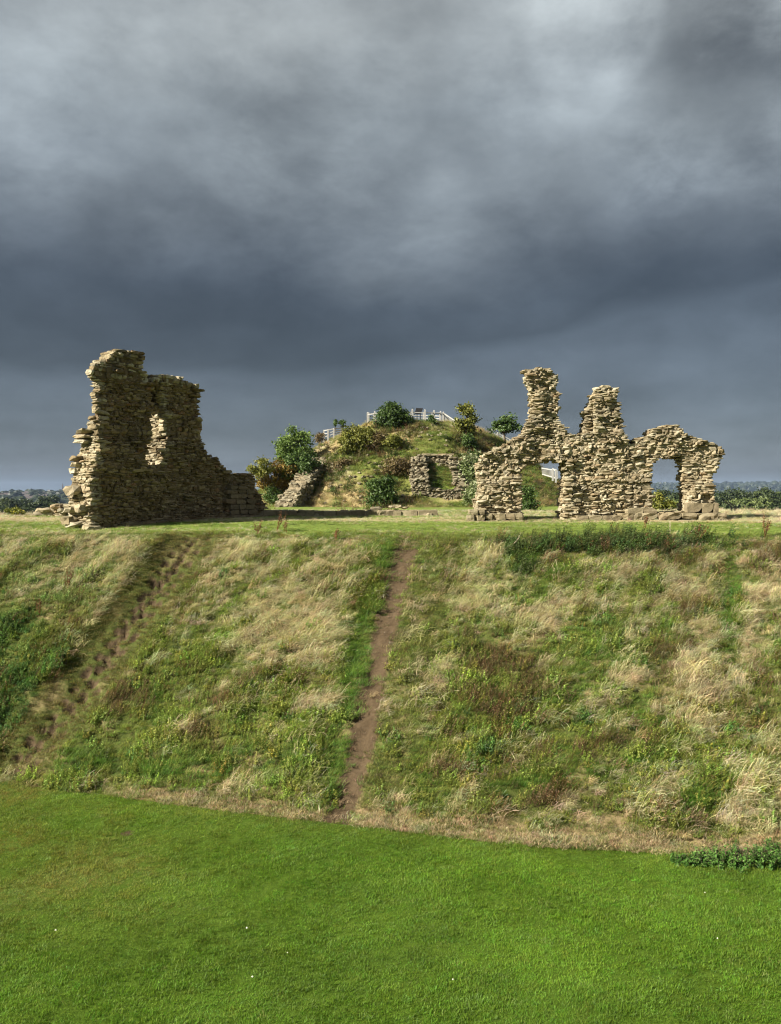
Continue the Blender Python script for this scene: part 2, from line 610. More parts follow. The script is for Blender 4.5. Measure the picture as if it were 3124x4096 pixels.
def leaf_mat(name, stops, trans=.25, rough=.5):
    m, n = new_mat(name)
    v = n.n('ShaderNodeAttribute', attribute_name='rnd').outputs['Fac']
    c = n.ramp(v, stops)
    p = n.n('ShaderNodeBsdfPrincipled')
    n.l(c, p.inputs['Base Color'])
    p.inputs['Roughness'].default_value = rough
    p.inputs['Specular IOR Level'].default_value = .3
    tr = n.n('ShaderNodeBsdfTranslucent')
    n.l(c, tr.inputs[0])
    mx = n.n('ShaderNodeMixShader')
    mx.inputs[0].default_value = trans
    n.l(p.outputs[0], mx.inputs[1]); n.l(tr.outputs[0], mx.inputs[2])
    o = n.n('ShaderNodeOutputMaterial')
    n.l(mx.outputs[0], o.inputs[0])
    return m


LM = {
    'bright': leaf_mat('bright_green_leaf', [(0, (.05, .09, .015)), (.5, (.12, .19, .035)), (1, (.24, .31, .09))]),
    'yellow': leaf_mat('yellow_green_leaf', [(0, (.07, .085, .012)), (.5, (.16, .17, .03)), (1, (.28, .27, .06))]),
    'dark': leaf_mat('dark_green_leaf', [(0, (.022, .045, .010)), (.5, (.060, .105, .022)), (1, (.13, .195, .05))]),
    'orange': leaf_mat('autumn_leaf', [(0, (.09, .065, .012)), (.5, (.20, .13, .025)), (1, (.30, .20, .045))]),
    'pale': leaf_mat('pale_underside_leaf', [(0, (.05, .08, .02)), (.45, (.16, .20, .07)), (1, (.45, .46, .30))]),
    'brown': leaf_mat('dry_bramble', [(0, (.07, .045, .02)), (.5, (.15, .11, .045)), (1, (.22, .18, .075))]),
    'wood': leaf_mat('woodland_leaf', [(0, (.018, .029, .010)), (.5, (.040, .060, .018)), (1, (.085, .11, .032))]),
    'farwood': leaf_mat('far_woodland_leaf', [(0, (.010, .016, .008)), (.5, (.020, .030, .013)), (1, (.042, .055, .024))]),  # leaf colour darkened to stand in for cloud shadow on the far hill
    'woodlight': leaf_mat('light_woodland_leaf', [(0, (.05, .075, .02)), (.5, (.12, .155, .045)), (1, (.21, .25, .08))]),
    'nettle': leaf_mat('nettle_leaf', [(0, (.03, .075, .012)), (.5, (.075, .17, .026)), (1, (.19, .31, .08))]),
    'flower': leaf_mat('yellow_flower', [(0, (.07, .11, .02)), (.6, (.20, .21, .03)), (1, (.48, .38, .05))]),
    'rust': leaf_mat('rusty_dock_leaf', [(0, (.07, .03, .018)), (.5, (.15, .065, .03)), (1, (.24, .12, .05))]),
}

# ------------------------------------------------------------------ terrain: lawn, bank, plateau
XS = np.concatenate([np.arange(-60, -14.5, 1.5), np.arange(-14.5, 13.5, .07), np.arange(13.5, 60.1, 1.5)])


def sheet(name, ys_of_x, nv, mat, dens=None, masks=None):
    v = np.linspace(0, 1, nv) if dens is None else dens
    y0, y1 = ys_of_x(XS)
    X = np.repeat(XS[None, :], len(v), 0)
    Y = y0[None, :] * (1 - v[:, None]) + y1[None, :] * v[:, None]
    Z = ground(X, Y)
    at = masks(X, Y) if masks else {}
    me = mesh_np(name, np.stack([X, Y, Z], -1).reshape(-1, 3), grid_faces(len(v), len(XS)), mat, True, {k: a.ravel() for k, a in at.items()})
    return mobj(name, me)


BARE = hit(508, 3335)


def lawn_masks(X, Y):
    d = np.hypot((X - BARE[0]) * 1.0, (Y - BARE[1]) * 1.0)
    return {'soil': .9 * sst(.24, .08, d), 'dry': np.clip(.9 * sst(-1, -9, X) * (.5 + 1.6 * fbm(X * .35, Y * .35, 3, 77)), 0, 1) * .8}


def soil_amount(X, Y):
    t, onb, dA, sA, lA, dB, sB, lB = ground_parts(X, Y)
    wB = np.interp(t, [0, .5, .85, 1.0], [.30, .28, .36, .42])
    fadeB = 1 - .85 * sst(.86, 1.0, t)
    b = sst(wB + .22, wB - .10, dB + .12 * fbm(X * 3, Y * 3, 3, 51) + .20 * fbm(X * 9, Y * 9, 2, 54)) * fadeB
    # worn strip to the right of the path at the top
    b = np.maximum(b, .60 * sst(1.1, .3, np.abs(sB + .55)) * sst(.15, .6, t) * (1 - sst(.93, 1.0, t)) * np.clip(.45 + 2.2 * fbm(X * 3.0, Y * 3.0, 3, 52), 0, 1))
    a = np.clip(steps_mask(sA, lA) * 2.0 - .15, 0, 1) * (dA < .95) + .42 * sst(.9, .5, dA) * np.clip(.50 + 1.6 * fbm(X * 3.5, Y * 3.5, 3, 53), 0, 1)
    return np.clip(np.maximum(a * onb, b * np.maximum(onb, sst(-.012, .006, t) * (t < .5))), 0, 1)


def bank_masks(X, Y):
    yf = footY(X)
    foot = sst(1.15, .3, Y - yf + .5 * fbm(X * .8, Y * .8, 3, 61)) * sst(-8, -4.5, X)
    return {'soil': soil_amount(X, Y), 'dry': np.clip(foot + .8 * np.clip(.3 + 1.6 * fbm(X * .9, Y * .9, 3, 62), 0, 1), 0, 1)}


def plat_masks(X, Y):
    return {'soil': 0 * X, 'dry': sst(3.0, 4.8, Y - crestY(X)) * (.6 - .3 * sst(5.5, 7.5, Y - crestY(X)))}


lawn = sheet('lawn', lambda x: (np.full(x.shape, -30.0), footY(x)), 0, M_LAWN,
             np.concatenate([np.linspace(0, .8, 30), np.linspace(.805, 1, 60)]), lawn_masks)
tag(lawn, 'smooth mown green lawn in the bottom of the dry moat', 'lawn', kind='structure')
bank = sheet('bank', lambda x: (footY(x), crestY(x)), 190, M_BANK, None, bank_masks)
tag(bank, 'steep grassy moat bank with worn trails below the ruins', 'bank', kind='structure')
plateau = sheet('plateau', lambda x: (crestY(x), np.full(x.shape, 130.0)), 0, M_PLAT,
                np.concatenate([np.linspace(0, .22, 70), np.linspace(.23, 1, 50)]), plat_masks)
tag(plateau, 'flat grassy castle platform above the bank', 'plateau', kind='structure')


# mound behind the ruins
MC = np.array([1.9, 74.0])


def mound_r(x, y):
    dx = np.asarray(x, float) - MC[0]; dy = np.asarray(y, float) - MC[1]
    dx = np.where(dx > 0, dx / 1.13, dx / 1.12)
    return np.hypot(dx, dy), np.arctan2(dx, -dy)


def mound_z(x, y):
    r, a = mound_r(x, y)
    z = np.interp(r, [0, 4.3, 5.2, 7.4, 10, 13, 14.6, 17, 30], [5.95, 5.92, 5.6, 4.45, 2.05, -.45, -1.05, -2.2, -12])
    z2 = np.interp(r + .6, [0, 4.3, 5.2, 7.4, 10, 13, 14.6, 17, 30], [5.95, 5.92, 5.6, 4.45, 2.05, -.45, -1.05, -2.2, -12])
    z = .5 * (z + z2)
    k = sst(2, 5, r) * (1 - sst(14, 17, r))
    return z + k * (1.0 * fbm(x * .22, np.asarray(y) * .22, 3, 91) + .35 * fbm(x * 1.0, np.asarray(y) * 1.0, 3, 92))


def big_h(x, y):
    return np.maximum(base_h(x, y), mound_z(x, y))


def mhit(px, py):
    return hit(px, py, big_h, 45, 95, 4000)


gx = np.arange(-24, 30, .22); gy = np.arange(54, 96, .22)
GX, GY = np.meshgrid(gx, gy)
GZ = mound_z(GX, GY)
_px = CX + F * GX / GY; _py = HY - F * GZ / GY
rubble = np.clip(.2 + 2.0 * fbm(GX * .35, GY * .35, 3, 95), 0, 1) * sst(1.0, 3.0, GZ)
rubble = np.maximum(rubble, np.exp(-((_px - 1330 - (1870 - _py) * .1) / 90) ** 2 - ((_py - 1880) / 60) ** 2))
mound = mobj('mound', mesh_np('mound', np.stack([GX, GY, GZ], -1).reshape(-1, 3), grid_faces(len(gy), len(gx)), M_MOUND, True,
                              {'soil': rubble.ravel() * .85, 'dry': np.clip(.45 + 1.8 * fbm(GX * .3, GY * .3, 3, 96), 0, 1).ravel()}))
tag(mound, 'steep overgrown castle mound with grass and scattered rubble', 'mound', kind='structure')


# the valley and the far ridges: one sheet to the horizon
def valley_z(x, y):
    r = np.hypot(x, y); az = np.degrees(np.arctan2(x, y))
    lh = 21 * sst(-75, -45, az) * (1 - sst(-18, -11, az)) * sst(900, 2300, r) * (1 - .5 * sst(2600, 3300, r))
    rg = np.interp(az, [-180, -90, -30, -12, 0, 10, 20, 40, 90, 180], [70, 65, 10, 25, 52, 63, 66, 60, 60, 66]) * sst(3300, 5200, r)
    z = -25 + np.maximum(lh, rg)
    z = z + sst(900, 1600, r) * (5 * fbm(x / 300, y / 300, 4, 101)) + sst(3500, 4500, r) * (14 * fbm(x / 500, y / 500, 4, 102) + 8 * fbm(x / 60, y / 60, 3, 103))
    return z


rr = np.concatenate([[0], np.geomspace(40, 7600, 130)]); aa = np.radians(np.linspace(-180, 180, 721))
RR, AA = np.meshgrid(rr, aa, indexing='ij')
VX, VY = RR * np.sin(AA), RR * np.cos(AA)
valley = mobj('valley', mesh_np('valley', np.stack([VX, VY, valley_z(VX, VY)], -1).reshape(-1, 3), grid_faces(len(rr), len(aa))[:, ::-1], M_VALLEY, True))
tag(valley, 'wide dark wooded valley rising to a blue ridge on the horizon', 'valley', kind='structure')

# ------------------------------------------------------------------ stones
_c = np.array([(i, j, k) for i in (-1, 0, 1) for j in (-1, 0, 1) for k in (-1, 0, 1) if (i, j, k) != (0, 0, 0)], float)
_ix = {tuple(p.astype(int)): i for i, p in enumerate(_c)}
_q = []
for ax in range(3):
    for s in (-1, 1):
        b1, b2 = [a for a in range(3) if a != ax]
        for i in (-1, 0):
            for j in (-1, 0):
                cs = []
                for (p, q) in ((i, j), (i + 1, j), (i + 1, j + 1), (i, j + 1)):
                    t = [0, 0, 0]; t[ax] = s; t[b1] = p; t[b2] = q
                    cs.append(_ix[tuple(t)])
                flip = (s > 0) ^ (ax == 1)
                _q.append(cs if flip else cs[::-1])
_q = np.array(_q)


def stone_base(seed, rough=.14, rnd=.155):
    g = np.random.default_rng(seed)
    nz = np.abs(_c).sum(1)
    p = _c * (1 - rnd * (nz - 1)[:, None] * .6) + g.normal(0, rough, _c.shape) * np.array((.8, .8, 1.0))
    # a broken corner or sloping face
    d = g.normal(0, 1, 3); d /= np.linalg.norm(d)
    k = p @ d
    p -= np.maximum(k - .95, 0)[:, None] * d
    return p * .5


SB_R = [stone_base(100 + i) for i in range(18)]
SB_A = [stone_base(200 + i, .05, .05) for i in range(8)]
_me_cache = {}


def stone_mesh(kind, i, mat):
    k = (kind, i, mat.name)
    if k not in _me_cache:
        _me_cache[k] = mesh_np('stone', (SB_R if kind == 'r' else SB_A)[i], _q, mat)
    return _me_cache[k]


def in_poly(u, z, poly):
    poly = np.asarray(poly, float)
    c = np.zeros(np.shape(u), bool)
    j = len(poly) - 1
    for i in range(len(poly)):
        (xi, yi), (xj, yj) = poly[i], poly[j]
        if yi != yj:
            c ^= ((yi > z) != (yj > z)) & (u < (xj - xi) * (z - yi) / (yj - yi) + xi)
        j = i
    return c


class Ruin:
    """a ruined wall: local u along the wall, w into its depth, z up; stones are laid course by course inside a solid"""
    def __init__(s, name, label, cat, O, d, zbase, mat=M_STONE, seed=0, group=None):
        d = np.array(d, float); d /= np.hypot(*d)
        s.O = np.array(O, float); s.d = d; s.z0 = zbase; s.mat = mat
        s.root = thing(name, label, cat, (O[0], O[1], zbase), math.atan2(d[1], d[0]), group)
        s.g = np.random.default_rng(seed); s.seed = seed
        s.S = []

    def uz(s, pts):
        """photograph points on the front plane -> (u, z)"""
        out = []
        for px, py in pts:
            kx = (px - CX) / F
            u = (kx * s.O[1] - s.O[0]) / (s.d[0] - kx * s.d[1])
            t = s.O[1] + u * s.d[1]
            out.append((u, (HY - py) / F * t))
        return np.array(out)

    def world(s, u, w):
        b = np.array((-s.d[1], s.d[0]))
        return s.O[0] + u * s.d[0] + w * b[0], s.O[1] + u * s.d[1] + w * b[1]

    def fill(s, inside, ub, zb, wmax, h=(.07, .15), L=(.14, .44), dw=.30, kind='r', f=None, prot=.07, ragged=.05, warp=.10, tilt=.05, mat=None, uel=.0, fit=1.05, core=True, coreoff=.02, vox=.105, fresh=None):
        g = s.g; mat = mat or s.mat
        if f is None: f = lambda u, z: 0 * u

        def ins(u, w, z):
            uu = u + ragged * 2 * fbm(u * 2.1, z * 2.1 + w, 2, s.seed + 3)
            zz = z + ragged * 2 * fbm(u * 2.1 + 40, z * 2.1 - w, 2, s.seed + 4)
            return inside(uu, w, zz) & (w > f(u, z))
        U = []; 
        z = zb[0]
        while z < zb[1]:
            hh = g.uniform(*h)
            if g.random() < .20: hh *= 1.7
            for k in range(int(math.ceil(wmax / dw)) + 1):
                u = ub[0] + g.uniform(-.3, 0)
                hk = hh
                while u < ub[1]:
                    LL = L[0] * (L[1] / L[0]) ** g.random()
                    U.append((u + LL / 2, k, z + hk / 2, LL, hk))
                    u += LL
            z += hh
        A = np.array(U)
        u, k, z, LL, hh = A.T
        z = z + warp * 2 * fbm(u * .55, z * .5, 2, s.seed + 9)
        f0 = f(u, z)
        w = f0 + (k + .5) * dw
        m = ins(u, w, z)
        iL = ins(u - .42 * LL, w, z); iR = ins(u + .42 * LL, w, z)      # shorten stones that would stick out of the broken edge
        u = np.where(m & ~iR, u - .17 * LL, np.where(m & ~iL, u + .17 * LL, u))
        LL = np.where(m & ~(iL & iR), LL * .66, LL)
        dirs = np.zeros((len(u), 6), bool)
        dirs[:, 0] = (k == 0) | ~ins(u, w - dw, z)                          # front
        dirs[:, 1] = ~ins(u - LL / 2 - .16, w, z)
        dirs[:, 2] = ~ins(u + LL / 2 + .16, w, z)
        dirs[:, 3] = ~ins(u, w, z + hh * 1.6)
        dirs[:, 4] = ~ins(u, w, z - hh * 1.6)
        dirs[:, 5] = ~ins(u, w + dw, z)
        m &= dirs.any(1)
        # stones at a broken end reach out to the edge of the wall
        for sgn, col in ((-1, 1), (1, 2)):
            ext = np.zeros(len(u)); ok = m & dirs[:, col]
            for dl in (.04, .08, .12, .16, .20):
                ok = ok & ins(u + sgn * (LL / 2 + dl), w, z)
                ext = np.where(ok, dl, ext)
            ext = np.where(m & dirs[:, col], ext + .05, 0)
            u = u + sgn * ext / 2
            LL = LL + ext
        front = dirs[:, 0]
        for i in np.nonzero(m)[0]:
            po = g.exponential(prot) - prot * .6 if front[i] else g.normal(0, prot * .5)
            po = float(np.clip(po, -.10, .30))
            ue = (g.normal(0, .03) - (uel if dirs[i, 1] else 0) + (.05 * abs(g.normal()) if dirs[i, 2] else 0))
            sc = (LL[i] * fit * g.uniform(.94, 1.06), dw * g.uniform(1.05, 1.4), hh[i] * fit * g.uniform(.97, 1.16))
            rot = (g.normal(0, tilt), g.normal(0, tilt), g.normal(0, tilt * 1.6))
            ax, ay = s.world(u[i], w[i])
            vis = LL[i] * hh[i] * (1.0 if (front[i] or dirs[i, 1]) else .02) * (.5 + g.random() * .5)
            nb = len(SB_R) if kind == 'r' else len(SB_A)
            mt = mat
            if fresh is not None and fresh(u[i], w[i], z[i], dirs[i]): mt = M_STONE  # lighter stone where the sun strikes the wall: light put into colour
            s.S.append(((u[i] + ue, w[i] - po, z[i]), rot, sc, kind, int(g.integers(nb)), vis, mt))
        if core:
            s.core(ins, f, ub, zb, wmax, coreoff, vox)

    def core(s, ins, f, ub, zb, wmax, off, vox):
        us = np.arange(ub[0] - .3, ub[1] + .3, vox); zs = np.arange(zb[0], zb[1] + .3, vox); ws = np.arange(-.2, wmax + .3, vox)
        Ug, Wg, Zg = np.meshgrid(us, ws, zs, indexing='ij')
        m = ins(Ug, Wg, Zg)
        for du, dwv, dz in ((off + .09, 0, 0), (-off - .09, 0, 0), (0, off, 0), (0, -off, 0), (0, 0, off + .05), (0, 0, -off - .05)):
            m &= ins(Ug + du, Wg + dwv, Zg + dz) | (Zg + dz < zb[0])
        M = np.pad(m, 1)
        vs = {}; V = []; Fq = []

        def vid(i, j, k):
            key = (i, j, k)
            if key not in vs:
                vs[key] = len(V)
                V.append((ub[0] - .3 + (i - .5) * vox, -.2 + (j - .5) * vox, zb[0] + (k - .5) * vox))
            return vs[key]
        faces = (((1, 0, 0), ((1, 0, 0), (1, 1, 0), (1, 1, 1), (1, 0, 1))), ((-1, 0, 0), ((0, 0, 0), (0, 0, 1), (0, 1, 1), (0, 1, 0))),
                 ((0, 1, 0), ((0, 1, 0), (0, 1, 1), (1, 1, 1), (1, 1, 0))), ((0, -1, 0), ((0, 0, 0), (1, 0, 0), (1, 0, 1), (0, 0, 1))),
                 ((0, 0, 1), ((0, 0, 1), (1, 0, 1), (1, 1, 1), (0, 1, 1))), ((0, 0, -1), ((0, 0, 0), (0, 1, 0), (1, 1, 0), (1, 0, 0))))
        for d, cs in faces:
            nb = M & ~np.roll(M, (-d[0], -d[1], -d[2]), (0, 1, 2))
            for i, j, k in np.argwhere(nb):
                Fq.append([vid(i - 1 + c[0], j - 1 + c[1], k - 1 + c[2]) for c in cs])
        if not Fq:
            return
        V = np.array(V) + s.g.normal(0, vox * .16, (len(V), 3))
        V[:, 2] -= s.z0
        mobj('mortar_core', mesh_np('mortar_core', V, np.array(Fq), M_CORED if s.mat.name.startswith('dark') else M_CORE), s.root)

    def stone(s, u, w, z, size, kind='a', mat=None, rot=(0, 0, 0), vis=1.0):
        s.S.append(((u, w, z), rot, size, kind, int(s.g.integers(len(SB_A if kind == 'a' else SB_R))), vis, mat or s.mat))

    def done(s, limit=300):
        S = sorted(s.S, key=lambda a: -a[5])
        for (p, r, sc, kind, i, vis, mat) in S[:limit]:
            o = bpy.data.objects.new('stone', stone_mesh(kind, i, mat))
            o.location = (p[0], p[1], p[2] - s.z0); o.rotation_euler = r; o.scale = sc
            link(o, s.root)
        rest = S[limit:]
        bym = {}
        for q in rest: bym.setdefault(q[6].name, []).append(q)
        for mn, lst in bym.items():
            V = []; rn = []
            for (p, r, sc, kind, i, vis, mat) in lst:
                b = (SB_R if kind == 'r' else SB_A)[i] * np.array(sc)
                V.append(b @ np.array(Euler(r).to_matrix()).T + np.array((p[0], p[1], p[2] - s.z0)))
                rn.append(np.full(26, s.g.random()))
            n = len(lst)
            fq = (_q[None] + (np.arange(n) * 26)[:, None, None]).reshape(-1, 4)
            o = mobj('rubble_stones', mesh_np('rubble_stones', np.concatenate(V), fq, lst[0][6], False, {'rnd': np.concatenate(rn)}), s.root)
            o['kind'] = 'stuff'


# ---- right ruin
def c3(pts): return [(1850 + .6845 * x, 1400 + .6845 * y) for x, y in pts]


YR = 34.0
rr_ = Ruin('ruined_wall', 'long lit ruined wall with two stone pillars, a doorway and a window gap, at right', 'ruin', (0, YR), (1, 0), -1.3, M_STONE, 5)
outl = rr_.uz(c3([(70, 1010), (85, 960), (90, 880), (118, 800), (105, 740), (95, 680), (110, 650), (140, 612), (185, 590), (230, 570), (270, 545), (330, 510), (370, 485), (385, 455),
                  (640, 478), (655, 492), (705, 492), (735, 470), (955, 500), (962, 530), (985, 547), (1005, 547), (1020, 520), (1050, 510), (1100, 500), (1125, 490), (1120, 465), (1140, 455),
                  (1185, 450), (1210, 435), (1280, 432), (1284, 465), (1310, 495), (1340, 498), (1400, 515), (1450, 540), (1500, 555), (1550, 580), (1535, 600), (1525, 640), (1495, 665),
                  (1500, 690), (1480, 720), (1463, 760), (1470, 820), (1463, 860), (1480, 890), (1484, 960), (1484, 1010)]))
t1 = rr_.uz(c3([(370, 520), (385, 450), (390, 420), (415, 400), (418, 350), (430, 320), (420, 280), (415, 240), (400, 190), (388, 160), (392, 130), (372, 114), (400, 103), (440, 97), (490, 101), (512, 112),
                (517, 125), (545, 140), (561, 152), (553, 200), (550, 230), (571, 280), (560, 330), (555, 390), (575, 430), (605, 450), (610, 520)]))
t2 = rr_.uz(c3([(770, 520), (778, 462), (788, 420), (790, 380), (785, 330), (768, 300), (790, 290), (778, 265), (795, 238), (790, 222), (830, 208), (842, 196), (870, 205), (925, 210), (920, 235), (905, 265),
                (912, 290), (925, 320), (930, 350), (930, 390), (944, 400), (930, 430), (935, 470), (955, 500), (960, 560)]))
t2b = rr_.uz(c3([(736, 520), (736, 420), (745, 380), (738, 350), (765, 330), (765, 300), (800, 295), (830, 520)]))
door = rr_.uz(c3([(338, 1020), (338, 900), (344, 840), (338, 770), (338, 708), (380, 672), (425, 655), (560, 645), (604, 655), (612, 720), (606, 800), (602, 880), (598, 1020)]))
win = rr_.uz(c3([(1113, 945), (1108, 800), (1110, 700), (1128, 652), (1180, 626), (1298, 624), (1318, 680), (1330, 760), (1344, 860), (1336, 945)]))


def in_right(u, w, z):
    T = 1.25 + .25 * sst(1.2, -1.0, z)
    a = in_poly(u, z, outl) & (w < T)
    a |= in_poly(u, z, t1) & (w > .08) & (w < 1.05)
    a |= in_poly(u, z, t2) & (w > .05) & (w < .95)
    a |= in_poly(u, z, t2b) & (w > .55) & (w < 1.3)
    a &= ~in_poly(u, z, door)
    a &= ~in_poly(u, z, win)
    return a


def f_right(u, z):
    px = CX + F * u / YR
    flat = sst(2290, 2330, px) * (1 - sst(2590, 2625, px)) * (1 - sst(.42, .62, z))
    b = .36 * fbm(u * .9, z * .9, 3, 201) + .16 * fbm(u * 3, z * 3, 2, 202)
    b = b + .16 * sst(.35, .75, z)                   # the upper core is eroded back a little
    return b * (1 - .85 * flat) + .10 + .12 * flat


rr_.fill(in_right, (3.0, 13.6), (-1.35, 5.1), 1.6, (.05, .11), (.10, .42), .28, 'r', f_right, .030, .035, .11, .05, uel=.01)
# dressed plinth courses
zc0 = -1.32
for (px0, px1, w0, w1, z0, z1, Lm) in [(1868, 1935, -.55, .1, -1.30, -.62, .33), (1935, 2085, -.42, .1, -1.30, -.78, .42), (2300, 2480, -.32, .1, -1.3, -.86, .5), (2500, 2620, -.40, .1, -1.3, -.55, .6),
                                      (2440, 2920, -.62, .9, -1.32, -1.02, .55), (2470, 2890, -.48, .9, -1.02, -.76, .5), (2745, 2868, -.20, .2, -.76, -.36, .6), (2100, 2450, -.38, .1, -1.32, -1.02, .5), (1990, 2180, -.6, .0, -1.34, -1.1, .5)]:
    u = (px0 - CX) / F * YR; u1 = (px1 - CX) / F * YR
    rows = max(1, round((z1 - z0) / .27))
    for r in range(rows):
        uu = u + rr_.g.uniform(-.05, .05)
        while uu < u1 - .05:
            LL = min(Lm * rr_.g.uniform(.65, 1.3), u1 - uu)
            if u1 - uu - LL < .12: LL = u1 - uu
            hz = (z1 - z0) / rows
            rr_.stone(uu + LL / 2, (w0 + w1) / 2 + rr_.g.normal(0, .015) + .03 * r, z0 + hz * (r + .5), (LL * .985, w1 - w0, hz * .97), 'a', M_ASHLAR, (rr_.g.normal(0, .012), rr_.g.normal(0, .012), rr_.g.normal(0, .02)), 1.0)
            uu += LL
rr_.done(300)


# ---- left ruin
def c1(pts): return [(.6548 * x, 1350 + .6548 * y) for x, y in pts]


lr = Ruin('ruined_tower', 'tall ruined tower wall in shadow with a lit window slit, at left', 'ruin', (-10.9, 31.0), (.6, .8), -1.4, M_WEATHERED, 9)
lout = lr.uz(c1([(560, 1200), (565, 1000), (555, 880), (575, 760), (590, 700), (588, 600), (590, 500), (600, 430), (592, 380), (600, 300), (600, 268), (575, 245), (556, 215), (565, 185), (600, 150), (668, 122), (675, 95),
                 (715, 68), (780, 75), (860, 88), (862, 110), (855, 150), (875, 215), (893, 258), (912, 272), (930, 250), (970, 228), (1040, 230), (1100, 250), (1150, 265), (1205, 283), (1222, 320), (1232, 370), (1218, 440), (1235, 520),
                 (1230, 600), (1240, 680), (1270, 715), (1350, 770), (1370, 812), (1400, 820), (1405, 832), (1460, 828), (1550, 835), (1572, 920), (1610, 985), (1638, 1040), (1640, 1200)]))
lwin = lr.uz(c1([(868, 812), (896, 715), (918, 620), (918, 520), (924, 450), (940, 400), (970, 385), (1002, 410), (1018, 490), (1022, 600), (1012, 690), (985, 765)]))
lrec = lr.uz(c1([(925, 470), (925, 330), (950, 300), (990, 320), (1010, 380), (1012, 470)]))
uwin = float(lr.uz(c1([(920, 600)]))[0, 0])
unotch = lr.uz(c1([(905, 240), (1240, 680), (1400, 820)]))


def in_left(u, w, z):
    base = 1.9 * sst(1.6, .0, z) + .55
    Tl = np.where(u < 1.0, np.interp(z, [-1.3, 0, 1.4, 2.25, 2.45, 3.5, 6], [1.50, 1.38, 1.18, .95, .45, .30, .30]), .52 + .9 * sst(.85, -.3, z))
    Tr = np.where(u < unotch[1, 0] + .1, 1.75, 1.05)
    T = np.where(u < uwin + .12, Tl, Tr)
    top = z > 3.9
    T = np.where(top & (u < uwin), np.interp(u, [.3, 1.4], [.35, .95]), T)
    w0 = np.where(top & (u < 2.6), -.12, 0)
    a = in_poly(u, z, lout) & (w < T) & (w > w0 - 1)
    # end of the wall leaning outwards towards its foot
    a &= (u > -.05 + .12 * np.maximum(w - .3, 0) * 0)
    hole = in_poly(u, z, lwin)
    a &= ~hole
    # beam holes in the lit reveal
    for (hz, hw) in ((float(lr.uz(c1([(960, 605)]))[0, 1]), .42), (float(lr.uz(c1([(950, 695)]))[0, 1]), .5)):
        a &= ~((np.abs(z - hz) < .15) & (np.abs(w - hw) < .16) & (u > uwin) & (u < uwin + 1.3))
    # splay of the window recess behind its left edge
    a &= ~((u > uwin - 1.6) & (u < uwin + .2) & (w > .42) & (z > float(lr.uz(c1([(890, 800)]))[0, 1])) & (z < 3.6))
    return a


def f_left(u, z):
    return .42 * fbm(u * .8, z * .8, 3, 301) + .20 * fbm(u * 3, z * 3, 2, 302) + .06 - .10 * sst(4.0, 4.4, z) * (u < 3) + .55 * in_poly(u, z, lrec)


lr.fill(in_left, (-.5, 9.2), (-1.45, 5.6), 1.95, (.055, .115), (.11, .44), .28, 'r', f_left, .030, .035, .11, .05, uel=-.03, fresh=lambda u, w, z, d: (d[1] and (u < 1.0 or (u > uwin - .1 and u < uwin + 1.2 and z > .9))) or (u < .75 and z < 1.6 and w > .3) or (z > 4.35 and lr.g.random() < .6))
# ashlar facing of the low wall at the right-hand end
za = lr.uz(c1([(1400, 870)]))[0, 1]
ua0 = lr.uz(c1([(1395, 950)]))[0, 0]; ua1 = lr.uz(c1([(1545, 950)]))[0, 0]
z = -1.25; r = 0
while z < .35:
    hz = lr.g.uniform(.17, .26)
    u = ua0 + lr.g.uniform(-.25, .05)
    while u < ua1 - .1 * r * .6:
        LL = lr.g.uniform(.36, .68)
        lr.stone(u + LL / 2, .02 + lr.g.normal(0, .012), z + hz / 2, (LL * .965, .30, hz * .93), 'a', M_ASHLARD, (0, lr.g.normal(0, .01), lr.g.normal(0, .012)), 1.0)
        u += LL
    z += hz; r += 1
# large blocks at the foot of the broken end and the footing of the wall
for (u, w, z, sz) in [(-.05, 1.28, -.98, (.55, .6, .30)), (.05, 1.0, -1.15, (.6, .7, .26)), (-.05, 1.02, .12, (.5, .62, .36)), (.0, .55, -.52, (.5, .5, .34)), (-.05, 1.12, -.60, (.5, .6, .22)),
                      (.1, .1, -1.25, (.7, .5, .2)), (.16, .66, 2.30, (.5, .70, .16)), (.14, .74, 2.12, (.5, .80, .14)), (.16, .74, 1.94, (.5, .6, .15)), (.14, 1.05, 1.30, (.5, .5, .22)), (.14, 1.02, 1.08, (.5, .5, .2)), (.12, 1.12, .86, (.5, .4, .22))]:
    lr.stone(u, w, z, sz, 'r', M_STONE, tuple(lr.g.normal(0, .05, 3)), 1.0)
u = 1.2
while u < 8.6:
    LL = lr.g.uniform(.5, .95)
    lr.stone(u + LL / 2, -.12, -1.24 + .02 * u, (LL * .97, .5, .26), 'a', M_ASHLARD, (0, 0, lr.g.normal(0, .015)), .9)
    u += LL
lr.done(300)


# ---- low walls on the plateau
def low_wall(name, label, pts_px, Y, thick, seed, h=(.09, .17), L=(.2, .5), mat=M_STONE, kind='r', d=(1, 0), prot=.05, lim=300, group=None, ragged=.04):
    pts = np.array(pts_px, float)
    x0 = (pts[:, 0].min() - CX) / F * Y
    r = Ruin(name, label, 'ruined wall', (x0, Y), d, (HY - pts[:, 1].max()) / F * Y, mat, seed, group)
    poly = r.uz(pts_px)
    r.fill(lambda u, w, z: in_poly(u, z, poly) & (w > -.05) & (w < thick), (poly[:, 0].min() - .1, poly[:, 0].max() + .1), (poly[:, 1].min(), poly[:, 1].max() + .1), thick, h, L, .3, kind,
           lambda u, z: .25 * fbm(u * 1.3, z * 1.3, 2, seed), prot, ragged, .04, .05)
    return r


